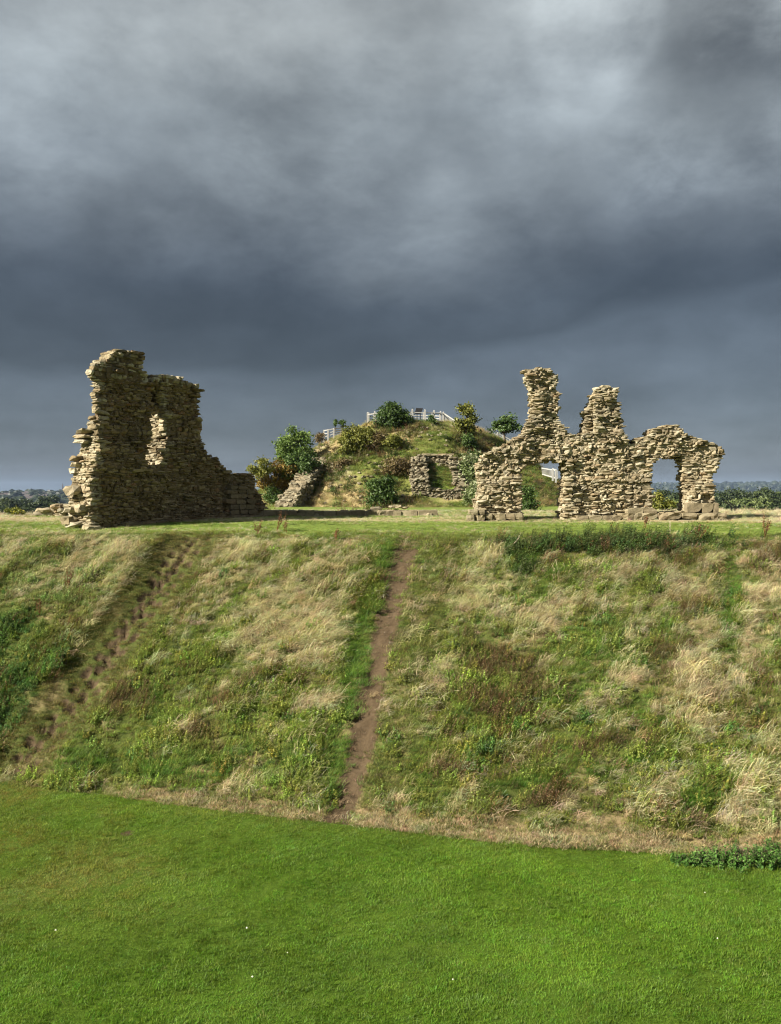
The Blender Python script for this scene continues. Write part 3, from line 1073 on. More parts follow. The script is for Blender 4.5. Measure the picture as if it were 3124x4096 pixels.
w1 = low_wall('foundation_wall', 'low run of dressed foundation blocks in the middle of the plateau', [(1025, 2085), (1025, 2058), (1080, 2052), (1260, 2050), (1380, 2040), (1430, 2048), (1510, 2046), (1520, 2036), (1640, 2036), (1650, 2050), (1740, 2048), (1748, 2085)],
              38.0, .7, 31, (.20, .27), (.32, .75), M_ASHLAR, 'a', prot=.02, ragged=.02)
for (px, py, L_, h_) in [(1590, 2026, .42, .16), (1570, 2028, .3, .1), (1500, 2034, .5, .14), (1620, 2032, .3, .1)]:
    p = w1.uz([(px, py)])[0]
    w1.stone(p[0], .4, p[1], (L_, .4, h_), 'r', M_STONE)
w1.done()
w2 = low_wall('rubble_wall', 'small broken heap of wall stones left of the tall tower wall', [(118, 2090), (125, 2064), (140, 2056), (142, 2042), (158, 2040), (162, 2032), (205, 2026), (212, 2020), (262, 2022), (300, 2030), (300, 2090)],
              38.0, .9, 33, (.10, .20), (.25, .6), M_STONE, 'r', prot=.12)
w2.done()
# tower base on the mound slope: one ruin of four walls round a grassy pit
YP = 61.5
tb = Ruin('tower_base', 'square ruined tower base of stone walls round a grassy pit on the mound', 'ruin', (0, YP), (1, 0), -1.2, M_STONE2, 41)


def c6(pts): return [(1350 + .4464 * x, 1560 + .4464 * y) for x, y in pts]


pier = tb.uz(c6([(690, 1100), (676, 950), (662, 800), (660, 640), (690, 575), (790, 572), (800, 650), (806, 760), (820, 860), (850, 890), (850, 1100)]))
sill = tb.uz(c6([(690, 1100), (700, 900), (850, 884), (960, 895), (1060, 885), (1170, 905), (1195, 960), (1215, 1100)]))
pier2 = tb.uz(c6([(1040, 910), (1050, 740), (1020, 700), (1016, 585), (1095, 590), (1105, 640), (1095, 700), (1110, 740), (1150, 820), (1190, 910)]))
backw = tb.uz(c6([(760, 800), (760, 574), (1040, 574), (1040, 800)]))


def in_tb(u, w, z):
    a = in_poly(u, z, pier) & (w < 3.2) & (w > 0) & (z < np.interp(w, [0, .5, 2.9, 3.2], [1.0, 1.25, 3.7, 4.2]))
    a |= in_poly(u, z, sill) & (w < .9) & (w > 0)
    a |= in_poly(u, z, pier2) & (w < 3.2) & (w > .25) & (z < np.interp(w, [0, .5, 2.9, 3.2], [.9, 1.0, 3.6, 4.2]))
    a |= in_poly(u, z, backw) & (w > 2.6) & (w < 3.3)
    return a


tb.fill(in_tb, (1.0, 7.2), (-1.2, 4.0), 3.4, (.10, .19), (.2, .5), .4, 'r', lambda u, z: .3 * fbm(u * .9, z * .9, 2, 401), .08, .06, .08, .06, core=True, coreoff=.15, vox=.2)
u = tb.uz(c6([(770, 566), (1100, 566)]))
uu = u[0, 0]
while uu < u[1, 0] - .5:
    tb.stone(uu + .3, 2.85, u[0, 1] + .02, (.58, .6, .16), 'a', M_ASHLAR, (0, 0, 0), 1)
    uu += .6
tb.done(300)
# grassy fill inside the pit belongs to the mound
px_, pz_ = tb.uz(c6([(790, 880), (1040, 640)])).T
v = np.array([(px_[0], YP + .5, pz_[0] - .1), (px_[1] + .6, YP + .5, pz_[0] - .1), (px_[1] + .6, YP + 2.75, pz_[1]), (px_[0], YP + 2.75, pz_[1])])
iu = np.linspace(0, 1, 12)
P = (v[0][None, None] * (1 - iu)[None, :, None] + v[1][None, None] * iu[None, :, None]) * (1 - iu)[:, None, None] + (v[3][None, None] * (1 - iu)[None, :, None] + v[2][None, None] * iu[None, :, None]) * iu[:, None, None]
P[..., 2] += .3 * fbm(P[..., 0] * 2, P[..., 1] * 2, 2, 402)
pit = mobj('pit_floor', mesh_np('pit_floor', P.reshape(-1, 3), grid_faces(12, 12), M_PLAT, True))
tag(pit, 'green grassy slope filling the stone tower base', 'ground', kind='structure')
PIT = v

# stepped rubble wall climbing the mound, left
sw0 = np.array(((1175 - CX) / F * 60.5, 60.5)); sw1 = np.array(((1335 - CX) / F * 68.5, 68.5))
sd_ = (sw1 - sw0) / np.linalg.norm(sw1 - sw0); sl_ = float(np.linalg.norm(sw1 - sw0))
sw = Ruin('stepped_wall', 'rubble wall climbing the left flank of the mound', 'ruined wall', sw0, sd_, -1.3, M_STONE2, 43)


def in_sw(u, w, z):
    x = sw0[0] + u * sd_[0] - w * sd_[1]; y = sw0[1] + u * sd_[1] + w * sd_[0]
    zt = np.maximum(-1.0, np.interp(u / sl_, [0, .1, .35, .7, 1.0], [-.75, -.1, 1.0, 2.25, 3.15]))
    return (z < zt) & (z > zt - 1.9) & (w > 0) & (w < 1.3) & (u > 0) & (u < sl_)


sw.fill(in_sw, (0, sl_), (-1.4, 3.4), 1.4, (.11, .2), (.25, .55), .36, 'r', lambda u, z: .2 * fbm(u, z, 2, 403), .09, .06, .05, .08, vox=.22)
sw.done(300)

# loose stones on the mound
V = []; rn = []; k = 0
for i in range(1500):
    x = R.uniform(-12, 14); y = R.uniform(58, 73)
    zz = float(mound_z(x, y)); 
    px = CX + F * x / y; py = HY - F * zz / y
    den = max(math.exp(-((px - 1330) / 110) ** 2 - ((py - 1870) / 70) ** 2), 1.0 * math.exp(-((px - 1500 + (py - 1900) * .35) / 45) ** 2) * (1840 < py < 1960), .9 * math.exp(-((px - 1700) / 130) ** 2 - ((py - 1740) / 60) ** 2),
              math.exp(-((px - 1455 - (2000 - py) * .2) / 14) ** 2) * (1900 < py < 2020), .9 * math.exp(-((px - 1230) / 70) ** 2 - ((py - 1800) / 70) ** 2), .06)
    if zz < -.9 or R.random() > den:
        continue
    s_ = R.uniform(.10, .30)
    b = SB_R[R.integers(18)] * np.array((s_ * 1.4, s_, s_ * .6))
    V.append(b @ np.array(Euler((R.normal(0, .2) + .3, R.normal(0, .2), R.uniform(0, 6))).to_matrix()).T + (x, y, zz + .04)); rn.append(np.full(26, R.random())); k += 1
fq = (_q[None] + (np.arange(k) * 26)[:, None, None]).reshape(-1, 4)
o = mobj('rubble', mesh_np('rubble', np.concatenate(V), fq, M_STONE2, False, {'rnd': np.concatenate(rn)}))
tag(o, 'loose grey rubble scattered over the slope of the mound', 'rubble', kind='stuff')


# ------------------------------------------------------------------ grass templates
def ribbon(P, wvec):
    """P (n,s,3) centre lines, wvec (n,s,3) half widths -> verts, quads"""
    n, s, _ = P.shape
    v = np.stack([P - wvec, P + wvec], 2).reshape(n, s * 2, 3)
    q = np.array([(2 * i, 2 * i + 1, 2 * i + 3, 2 * i + 2) for i in range(s - 1)])
    f = (q[None] + (np.arange(n) * s * 2)[:, None, None]).reshape(-1, 4)
    return v.reshape(-1, 3), f


def tuft(name, n, rad, hr, wd, lean, droop, seg, spread, seed, seedhead=0.0, bright=.5):
    g = np.random.default_rng(seed)
    r = rad * np.sqrt(g.random(n)); a = g.uniform(0, 2 * math.pi, n)
    P = np.zeros((n, seg + 1, 3)); P[:, 0, 0] = r * np.cos(a); P[:, 0, 1] = r * np.sin(a)
    head = g.normal(0, spread, n)
    L = g.uniform(*hr, n)
    th = np.abs(g.normal(lean, lean * .35 + .12, n))
    dr = droop * g.uniform(.5, 1.4, n) / seg
    for i in range(seg):
        P[:, i + 1, 0] = P[:, i, 0] + L / seg * np.sin(th) * np.cos(head)
        P[:, i + 1, 1] = P[:, i, 1] + L / seg * np.sin(th) * np.sin(head)
        P[:, i + 1, 2] = P[:, i, 2] + L / seg * np.cos(th)
        th = np.minimum(th + dr, 2.2)
    tt = np.linspace(0, 1, seg + 1)
    prof = (1 - .85 * tt) * wd
    if seedhead:
        prof = np.maximum(prof, seedhead * np.exp(-((tt - .85) / .16) ** 2))
    tw = g.normal(0, .9, n)
    wx = -np.sin(head + tw); wy = np.cos(head + tw)
    Wv = np.zeros_like(P); Wv[..., 0] = wx[:, None] * prof; Wv[..., 1] = wy[:, None] * prof; Wv[..., 2] = (g.normal(0, .3, n))[:, None] * prof
    v, f = ribbon(P, Wv * .5)
    t = np.repeat(np.tile(tt, n), 2)
    rv = np.repeat(g.random(n), 2 * (seg + 1))
    me = mesh_np(name, v, f, M_GRASS, True, {'t': t, 'rv': rv})
    return me


def leafy(name, stems, hr, leaf, nl, seed, lean=.3, rad=.15):
    g = np.random.default_rng(seed)
    V = []; Fq = []; T = []; RV = []; n0 = 0
    for s in range(stems):
        r = rad * math.sqrt(g.random()); a = g.uniform(0, 6.28)
        p = np.array((r * math.cos(a), r * math.sin(a), 0)); H = g.uniform(*hr)
        d = np.array((g.normal(lean, .2), g.normal(0, .25), 1.0)); d /= np.linalg.norm(d)
        w = np.array((.004, .004, 0))
        V += [p - w, p + w, p + d * H + w * .4, p + d * H - w * .4]; Fq.append((n0, n0 + 1, n0 + 2, n0 + 3)); T += [0, 0, .5, .5]; RV += [.3] * 4; n0 += 4
        for k in range(nl):
            t = (k + g.random()) / nl
            t = .15 + .85 * t
            c = p + d * H * t
            an = g.uniform(0, 6.28); up = g.normal(.1, .45)
            e_ = np.array((math.cos(an), math.sin(an), up)); e_ /= np.linalg.norm(e_)
            sdv = np.cross(e_, (0, 0, 1)); sdv /= np.linalg.norm(sdv)
            sdv = sdv + np.array((0, 0, g.normal(0, .5)))
            l_ = leaf * g.uniform(.6, 1.3) * (1.15 - .5 * t)
            V += [c, c + e_ * l_ * .5 + sdv * l_ * .3, c + e_ * l_ + np.array((0, 0, -.25 * l_)), c + e_ * l_ * .5 - sdv * l_ * .3]
            Fq.append((n0, n0 + 1, n0 + 2, n0 + 3)); n0 += 4
            T += [t, t, t, t]; RV += [g.random()] * 4
    return mesh_np(name, np.array(V), np.array(Fq), M_GRASS, False, {'t': np.array(T), 'rv': np.array(RV)})


def template(name, meshes):
    c = bpy.data.collections.new(name)
    for i, me in enumerate(meshes):
        o = bpy.data.objects.new('%s_%02d' % (name, i), me)
        c.objects.link(o)
    return c


T_LAWN = template('lawn_tuft', [tuft('lawn_tuft', 34, .115, (.025, .060), .0075, .80, .8, 2, 1.4, 500 + i) for i in range(4)])
T_BANK = template('bank_tuft',
                  [tuft('bank_tuft', 52, .16, (.08, .21), .0075, .68, 1.0, 3, 1.2, 510 + i) for i in range(3)] +                # 0-2 green
                  [tuft('bank_tuft', 50, .17, (.14, .36), .0060, .75, 1.3, 4, .75, 520 + i, .0075) for i in range(4)] +        # 3-6 straw
                  [leafy('bank_tuft', 10, (.16, .38), .030, 22, 530 + i, .45, .18) for i in range(2)] +                        # 7-8 brown seed weed
                  [leafy('bank_tuft', 11, (.10, .26), .055, 11, 540 + i, .2, .17) for i in range(2)] +                        # 9-10 nettle
                  [tuft('bank_tuft', 40, .13, (.035, .10), .0075, .6, .8, 2, 1.8, 550 + i) for i in range(2)] +                # 11-12 short
                  [leafy('bank_tuft', 6, (.6, .95), .085, 26, 560 + i, .35, .16) for i in range(2)])                         # 13-14 tall weeds


def scatter(name, pts, rot, scl, idx, ca, cb, coll):
    n = len(pts)
    me = bpy.data.meshes.new(name)
    me.vertices.add(n)
    me.vertices.foreach_set('co', np.asarray(pts, np.float32).ravel())
    for k, a in (('rot', rot), ('scl', scl), ('ca', ca), ('cb', cb)):
        at = me.attributes.new(k, 'FLOAT_VECTOR', 'POINT'); at.data.foreach_set('vector', np.asarray(a, np.float32).ravel())
    at = me.attributes.new('idx', 'INT', 'POINT'); at.data.foreach_set('value', np.asarray(idx, np.int32))
    me.update()
    o = mobj(name, me)
    ng = bpy.data.node_groups.new(name, 'GeometryNodeTree')
    ng.interface.new_socket('Geometry', in_out='INPUT', socket_type='NodeSocketGeometry')
    ng.interface.new_socket('Geometry', in_out='OUTPUT', socket_type='NodeSocketGeometry')
    gi = ng.nodes.new('NodeGroupInput'); go = ng.nodes.new('NodeGroupOutput')
    ip = ng.nodes.new('GeometryNodeInstanceOnPoints')
    ci = ng.nodes.new('GeometryNodeCollectionInfo')
    ci.inputs[0].default_value = coll
    ci.inputs['Separate Children'].default_value = True
    ci.inputs['Reset Children'].default_value = True

    def na(nm, ty):
        nd = ng.nodes.new('GeometryNodeInputNamedAttribute'); nd.data_type = ty
        nd.inputs[0].default_value = nm
        return nd.outputs[0]
    er = ng.nodes.new('FunctionNodeEulerToRotation')
    ng.links.new(na('rot', 'FLOAT_VECTOR'), er.inputs[0])
    ng.links.new(gi.outputs[0], ip.inputs['Points'])
    ng.links.new(ci.outputs[0], ip.inputs['Instance'])
    ip.inputs['Pick Instance'].default_value = True
    ng.links.new(na('idx', 'INT'), ip.inputs['Instance Index'])
    ng.links.new(er.outputs[0], ip.inputs['Rotation'])
    ng.links.new(na('scl', 'FLOAT_VECTOR'), ip.inputs['Scale'])
    ng.links.new(ip.outputs[0], go.inputs[0])
    md = o.modifiers.new('scatter', 'NODES')
    md.node_group = ng
    return o


def vary(c, amt, g=R, hue=.12):
    c = np.asarray(c, float)
    n = len(c)
    return np.clip(c * (1 + amt * g.normal(0, 1, (n, 1))) * (1 + hue * g.normal(0, 1, (n, 3))), .004, .9)


# ---- lawn grass
N = 27000
x = R.uniform(-13.5, 12, N * 2); y = R.uniform(10.2, 24, N * 2)
m = (y < footY(x) + .12 + .25 * fbm(x * 2, y * 2, 2, 71)) & (np.hypot(x - BARE[0], (y - BARE[1])) > .15) & (np.abs(x) < .52 * y + 1.5)
x, y = x[m][:N], y[m][:N]; n = len(x)
mott = fbm(x * .30, y * .42, 4, 81) * 2.0 + fbm(x * 1.3, y * 1.6, 3, 82) * 1.1
yel = np.clip(1.15 * sst(-1.0, -8, x) * (.50 + 1.9 * fbm(x * .35, y * .35, 3, 77)) * sst(13, 16, y) + .25 * sst(1.2, .1, footY(x) - y) + .6 * sst(-4, -8, x) * np.clip(fbm(x * .5, y * .7, 2, 78) * 3, 0, 1), 0, 1)
ca = np.array((.062, .130, .008)) * (1 + .35 * mott[:, None])
cb = np.array((.172, .300, .026)) * (1 + .42 * mott[:, None])
cb = cb * (1 - yel[:, None]) + np.array((.30, .31, .055)) * yel[:, None]
ca = ca * (1 - yel[:, None]) + np.array((.075, .085, .014)) * yel[:, None]
spark = R.random(n) < .03
cb[spark] = (.30, .42, .11)
rot = np.stack([R.normal(0, .08, n), R.normal(0, .08, n), 2.2 * fbm(x * .5, y * .5, 2, 83) * 2 + R.normal(0, .8, n)], 1)
sc = (1.0 + .9 * fbm(x * .8, y * .8, 3, 84) + 1.1 * fbm(x * 3.2, y * 3.8, 2, 85) + R.normal(0, .2, n)).clip(.4, 2.2)
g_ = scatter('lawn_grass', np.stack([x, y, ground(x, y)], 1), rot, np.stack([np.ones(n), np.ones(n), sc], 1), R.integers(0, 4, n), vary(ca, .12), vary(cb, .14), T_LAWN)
tag(g_, 'short mown bright green grass covering the lawn', 'grass', kind='stuff')

# ---- bank vegetation
BL = {
    'straw': [(1060, 2330, 330, 220, .40), (1290, 2520, 170, 300, .30), (900, 2520, 250, 180, .18), (2560, 2350, 450, 180, .34), (2050, 2340, 200, 130, .36), (3060, 2500, 160, 350, .34), (300, 2190, 420, 80, .34),
              (2750, 2700, 350, 200, .22), (2400, 2900, 200, 100, .22), (2600, 3180, 140, 100, .34), (560, 2250, 60, 160, .25), (1700, 2500, 110, 350, .15), (1250, 2800, 100, 180, .2), (2120, 2600, 160, 90, .22), (2850, 3000, 200, 150, .15)],
    'brown': [(1900, 2800, 230, 90, .62), (1760, 3080, 190, 50, .62), (2190, 3180, 130, 60, .8), (2100, 2920, 220, 110, .42), (2880, 3020, 200, 110, .36), (520, 2790, 110, 90, .70), (900, 2760, 250, 90, .30), (1060, 2900, 250, 60, .3),
              (3090, 2700, 70, 110, .6), (3040, 2220, 110, 80, .55), (2680, 2640, 160, 60, .4), (1950, 2660, 120, 60, .45), (2330, 2250, 100, 40, .3), (680, 2960, 200, 70, .3), (2500, 2960, 160, 60, .35), (1200, 3110, 80, 40, .5), (1050, 2200, 40, 40, .3)],
    'lush': [(1415, 2800, 55, 250, .9), (1360, 3080, 60, 160, .95), (1460, 2520, 45, 180, .6), (2350, 2620, 330, 130, .34), (2050, 3140, 190, 45, .65), (2780, 3190, 120, 60, .5), (2400, 3100, 150, 70, .35), (2240, 2330, 130, 60, .4),
             (1900, 2900, 60, 50, .4), (700, 3060, 380, 60, .45), (1120, 3000, 160, 60, .4), (2910, 2420, 50, 250, .55), (620, 2850, 40, 80, .5), (2080, 2250, 70, 70, .5), (1650, 2250, 200, 60, .3), (1560, 2290, 50, 160, .4), (2550, 2850, 120, 60, .3), (1700, 3150, 90, 90, .4), (250, 3050, 160, 60, .4)],
    'nettle': [(40, 2540, 160, 100, .75), (90, 2760, 180, 120, .85), (20, 2900, 130, 80, .6), (250, 2640, 60, 100, .35), (1410, 2850, 45, 250, .35), (1340, 3120, 50, 120, .4), (700, 2420, 60, 40, .3), (600, 3050, 200, 40, .3), (2070, 2250, 60, 60, .6), (2350, 2500, 110, 60, .5), (1930, 3010, 50, 50, .75), (1870, 2880, 50, 40, .5), (2310, 2870, 60, 40, .6), (2830, 3040, 90, 70, .4), (2530, 2790, 60, 30, .4), (1150, 2880, 50, 30, .4)],
    'pale': [(200, 2330, 330, 190, .9), (500, 2200, 200, 100, .5), (2500, 2550, 300, 200, .25), (1950, 2450, 200, 200, .25)],
}
N = 42000
x = R.uniform(-14.2, 13.2, N * 3); yf_ = footY(x); yc_ = crestY(x)
tq = R.random(N * 3)
y = yf_ + (yc_ + .5 - yf_) * tq
keep = R.random(N * 3) < (yc_ - yf_) / 13.0
keep &= np.abs(x) < .50 * y + 1.0
x, y = x[keep][:N], y[keep][:N]; n = len(x)
z = ground(x, y)
PX = CX + F * x / y; PY = HY - F * base_h(x, y) / y
t, onb, dA, sA, lA, dB, sB, lB = ground_parts(x, y)
w = {}
sa, sb = (x * .80 + y * .60), (-x * .52 + y * .85)             # along / across the wind-combed streaks
n1 = fbm(sa * .75, sb * 1.9, 4, 120, .62) * 2.5
n2 = fbm(x * .8, y * .8, 4, 121) * 2.2
n3 = fbm(x * 1.4, y * 1.4, 3, 122) * 2.2
for k, lst in BL.items():
    s = 0
    for (cx, cy, rx, ry, a) in lst:
        s = s + a * np.exp(-((PX - cx) / rx) ** 2 - ((PY - cy) / ry) ** 2)
    w[k] = s
right = sst(1500, 1800, PX)
straw_s = .02 + .06 * right + .95 * w['straw'] + .62 * n1 + .22 * n3 - .7 * w['lush'] - .7 * w['nettle'] - .35 * w['brown']
brown_s = -.16 + .10 * right + .62 * w['brown'] + .42 * n2 + .18 * n3 - .25 * n1 - .5 * w['lush']
lush_s = .02 + 1.05 * w['lush'] + .40 * n3 - .25 * n1
nett_s = -.36 + 1.08 * w['nettle'] + .42 * n3
green_s = .30 + .15 * n3 - .1 * n1
S = np.stack([green_s, straw_s, brown_s, lush_s, nett_s], 1) + R.gumbel(0, .13, (n, 5))
cls = S.argmax(1)
# worn places
foot = sst(1.35, .5, (y - footY(x)) * (1 + .8 * sst(.5, -2.5, x)) + .7 * fbm(x * .8, y * .8, 3, 61)) * sst(-8.5, -5.5, x) * sst(.25, .55, dB)
soil = soil_amount(x, y)
trail = sst(1.15, .9, dA) * onb
shoulder = sst(.5, .15, np.abs(sB + .3 + .5 * (.6 + .9 * t)) - .5 * (.6 + .9 * t)) * sst(.0, .1, t)       # trodden grass right of the path
crest = sst(.93, .985, t) * np.clip(.6 + 2.4 * fbm(x * .9, y * .9, 3, 146), 0, 1)
short = (R.random(n) < np.maximum.reduce([foot, trail, .75 * shoulder, .93 * crest]))
drop = (R.random(n) < np.clip(soil * 1.25 - .05, 0, .97)) | ((trail > .4) & (R.random(n) < .15)) | ((foot > .5) & (R.random(n) < .12)) | (R.random(n) < .30 * (fbm(x * 2.1, y * 2.1, 2, 145) > .12))
idx = np.zeros(n, int)
idx[cls == 0] = R.integers(0, 3, (cls == 0).sum())
lf = (cls == 0) & (R.random(n) < .22)
idx[cls == 1] = R.integers(3, 7, (cls == 1).sum())
idx[cls == 2] = R.integers(7, 9, (cls == 2).sum())
idx[cls == 3] = R.integers(0, 3, (cls == 3).sum())
idx[cls == 4] = R.integers(9, 11, (cls == 4).sum())
idx[lf] = R.integers(9, 11, lf.sum())
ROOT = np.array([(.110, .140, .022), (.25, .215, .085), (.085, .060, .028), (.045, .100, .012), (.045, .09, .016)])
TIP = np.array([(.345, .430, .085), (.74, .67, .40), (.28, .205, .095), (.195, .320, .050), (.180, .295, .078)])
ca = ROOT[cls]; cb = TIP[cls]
pale = np.clip(w['pale'], 0, 1)[:, None] * ((cls == 0) | (cls == 3))[:, None] * .8
cb = cb * (1 - pale) + np.array((.40, .47, .20)) * pale
pink = (.25 * right * (cls == 1) * np.clip(.4 + 1.2 * n2, 0, 1))[:, None]
cb = cb * (1 - pink) + np.array((.56, .44, .30)) * pink
olive = (np.clip(.3 + n2, 0, 1) * (cls == 0) * .6)[:, None]
cb = cb * (1 - olive) + np.array((.26, .22, .075)) * olive
# short, trodden or mown grass
idx[short] = R.integers(11, 13, short.sum())
fs = short & (foot > .35)
drys = fs & (R.random(n) < .60)
ca[short] = (.06, .075, .018); cb[short] = (.145, .165, .042)
ca[drys] = (.20, .145, .075); cb[drys] = (.64, .54, .31)
gr = fs & ~drys
cb[gr] = (.12, .19, .03)
cr = short & (crest > .3)
sh_ = short & (shoulder > .3) & (R.random(n) < .7)
ca[sh_] = (.10, .115, .025); cb[sh_] = (.26, .275, .07)
ca[cr] = (.10, .14, .03); cb[cr] = (.30, .36, .08)
tr = short & (trail > .3)
ca[tr] = (.085, .080, .022); cb[tr] = (.27, .25, .075)
ang = .25 + 1.3 * fbm(x * .35, y * .35, 3, 130) * 2 + R.normal(0, .35, n)
ang = np.where(cls == 1, .30 + .8 * fbm(x * .5, y * .5, 3, 130) * 2.6 + R.normal(0, .48, n), ang)
rot = np.stack([R.normal(-.12, .12, n), R.normal(0, .10, n), ang], 1)
sc = (1.0 + 1.7 * fbm(x * 1.4, y * 1.4, 3, 131) + R.normal(0, .18, n)).clip(.35, 1.9)
sc = np.where(tr, sc * .7, sc)
sc = np.where(short, np.where(drys, sc * 1.1, sc), sc * (1 - .55 * sst(.86, .97, t)))
kp = ~drop
pts = np.stack([x, y, z - .01], 1)[kp]
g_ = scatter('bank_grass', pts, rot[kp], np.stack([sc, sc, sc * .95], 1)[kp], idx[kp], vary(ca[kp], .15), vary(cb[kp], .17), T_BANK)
tag(g_, 'long wind combed grass, straw and weeds covering the moat bank', 'grass', kind='stuff')

# extra short turf on the trodden places and the foot
N2 = 15000
x = R.uniform(-14, 13, N2 * 3); yf_ = footY(x); y = yf_ + (crestY(x) + .3 - yf_) * R.random(N2 * 3)
t, onb, dA, sA, lA, dB, sB, lB = ground_parts(x, y)
foot = sst(1.1, .35, y - footY(x) + .6 * fbm(x * .8, y * .8, 3, 61)) * sst(-8.5, -5.5, x)
soil = soil_amount(x, y)
pr = np.maximum.reduce([foot, .8 * sst(.6, .4, dB), +.75 * sst(1.3, 1.0, dA), .85 * sst(.5, .15, np.abs(sB + .3 + .5 * (.6 + .9 * t)) - .5 * (.6 + .9 * t))]) * (1 - np.clip(soil * 1.1, 0, .93))
kk = (R.random(N2 * 3) < pr) & (np.abs(x) < .5 * y + 1)
x, y, foot, dA, t, dB = x[kk], y[kk], foot[kk], dA[kk], t[kk], dB[kk]; n = len(x)
drys = R.random(n) < foot * np.clip(.75 + 1.6 * fbm(x * 1.3, y * 1.3, 3, 140), 0, 1)
ca = np.where(drys[:, None], (.20, .15, .08), (.055, .07, .016)); cb = np.where(drys[:, None], (.64, .54, .31), (.27, .30, .07))
tl = (dA < 1.15) & ~drys
cb[tl] = (.27, .25, .075); ca[tl] = (.09, .083, .023)
on = (np.abs(dB) < .42) & ~drys & (R.random(n) < .75)
cb[on] = (.42, .33, .20); ca[on] = (.16, .115, .065)
rot = np.stack([R.normal(-.1, .2, n), R.normal(0, .2, n), R.uniform(0, 6.28, n)], 1)
sc = R.uniform(.6, 1.3, n)
g_ = scatter('trodden_grass', np.stack([x, y, ground(x, y) - .005], 1), rot, np.stack([sc, sc, sc], 1), R.integers(11, 13, n), vary(ca, .2), vary(cb, .2), T_BANK)
tag(g_, 'short trodden and cut dry grass along the trails and foot of the bank', 'grass', kind='stuff')

# tall dark weeds near the crest, right
N3 = 300
px = np.concatenate([R.normal(2480, 190, N3), R.normal(2080, 60, 70)]); py = np.concatenate([R.normal(2190, 22, N3), R.normal(2240, 40, 70)])
H = np.array([hit(a, b) for a, b in zip(px, py)])
x, y = H[:, 0], H[:, 1]; n = len(x)
cb = np.where((R.random(n) < .12)[:, None], (.20, .11, .055), (.105, .155, .045)); ca = np.tile((.03, .05, .014), (n, 1))
sc = R.uniform(.40, .80, n)
g_ = scatter('tall_weeds', np.stack([x, y, ground(x, y) - .02], 1), np.stack([R.normal(0, .15, n), R.normal(.15, .15, n), R.normal(.2, .5, n)], 1), np.stack([sc, sc, sc], 1), R.integers(13, 15, n), vary(ca, .15), vary(cb, .2), T_BANK)
tag(g_, 'dark green tangle of tall weeds leaning along the crest of the bank', 'weeds', kind='stuff')

# plateau grass
N4 = 30000
x = R.uniform(-24, 25, N4 * 2); y = crestY(x) + (49 - crestY(x)) * R.random(N4 * 2) ** 1.25
m = (y < np.interp(x, EDGE[:, 0], EDGE[:, 1]) + 2) & (np.abs(x) < .5 * y + 2)
x, y = x[m][:N4], y[m][:N4]; n = len(x)
dep = y - crestY(x)
strawy = .05 + .9 * np.clip(fbm(x * .7, y * 1.1, 3, 152) * 2.2 + .35 * sst(-3, -7, x), 0, 1) * sst(2.2, .6, dep) + (.75 - .35 * sst(5.5, 7.5, dep)) * sst(3.0, 4.3, dep + 1.2 * fbm(x * .5, y * .5, 2, 150)) + 1.2 * fbm(x * .4, y * 1.2, 3, 151) + .25 * sst(-10, -16, x) * sst(1, 3, dep)
isst = R.random(n) < strawy
ca = np.where(isst[:, None], (.26, .21, .10), (.09, .135, .025)); cb = np.where(isst[:, None], (.68, .60, .40), (.27, .34, .075))
cb = cb * (1 + .9 * fbm(x * .7, y * 1.5, 3, 154))[:, None]
idx = np.where(isst, np.where(R.random(n) < .35, R.integers(3, 7, n), R.integers(0, 3, n)), R.integers(11, 13, n))
sc = R.uniform(.5, 1.1, n) * np.where(isst, .40 + .35 * sst(12, 16, x) + .30 * sst(-13, -18, x) + .2 * sst(7, 10, dep), .80 + 1.5 * np.clip(fbm(x * .9, y * 1.6, 3, 153), -.2, .4))
rot = np.stack([R.normal(0, .1, n), R.normal(0, .1, n), .2 + R.normal(0, .7, n)], 1)
g_ = scatter('plateau_grass', np.stack([x, y, ground(x, y) - .005], 1), rot, np.stack([sc, sc, sc], 1), idx, vary(ca, .15), vary(cb, .15), T_BANK)
tag(g_, 'pale dry and green grass growing on the castle platform', 'grass', kind='stuff')

# mound grass
N5 = 15000
x = R.uniform(-15, 18, N5); y = R.uniform(57, 80, N5); z = mound_z(x, y)
m = (z > base_h(x, y) - .05) & (np.abs(x) < .42 * y) & ~((x > PIT[0][0] - 1.6) & (x < PIT[1][0] + 1.4) & (y > YP - .6) & (y < YP + 3.2))
m &= ~(R.random(N5) < .75 * np.clip(.2 + 2.0 * fbm(x * .35, y * .35, 3, 95), 0, 1) * sst(1, 3, z))
x, y, z = x[m], y[m], z[m]; n = len(x)
q = fbm(x * .3, y * .3, 3, 96) * 2 + .5 * fbm(x * 1.2, y * 1.2, 2, 160)
gold = R.random(n) < np.clip(.46 + q, .05, .92)
ca = np.where(gold[:, None], (.21, .16, .06), (.09, .13, .022)); cb = np.where(gold[:, None], (.48, .40, .18), (.25, .32, .065))
far = (x > 6)
cb = np.where((far & gold)[:, None], (.50, .36, .19), cb)
idx = np.where(gold, R.integers(3, 7, n), R.integers(0, 3, n))
sc = R.uniform(.8, 1.6, n) * np.where(gold, 1.0, 1.4)
rot = np.stack([R.normal(0, .15, n), R.normal(0, .15, n), .2 + R.normal(0, .8, n)], 1)
g_ = scatter('mound_grass', np.stack([x, y, z - .02], 1), rot, np.stack([sc, sc, sc], 1), idx, vary(ca, .2), vary(cb, .2), T_BANK)
tag(g_, 'rough golden and green grass growing over the mound', 'grass', kind='stuff')
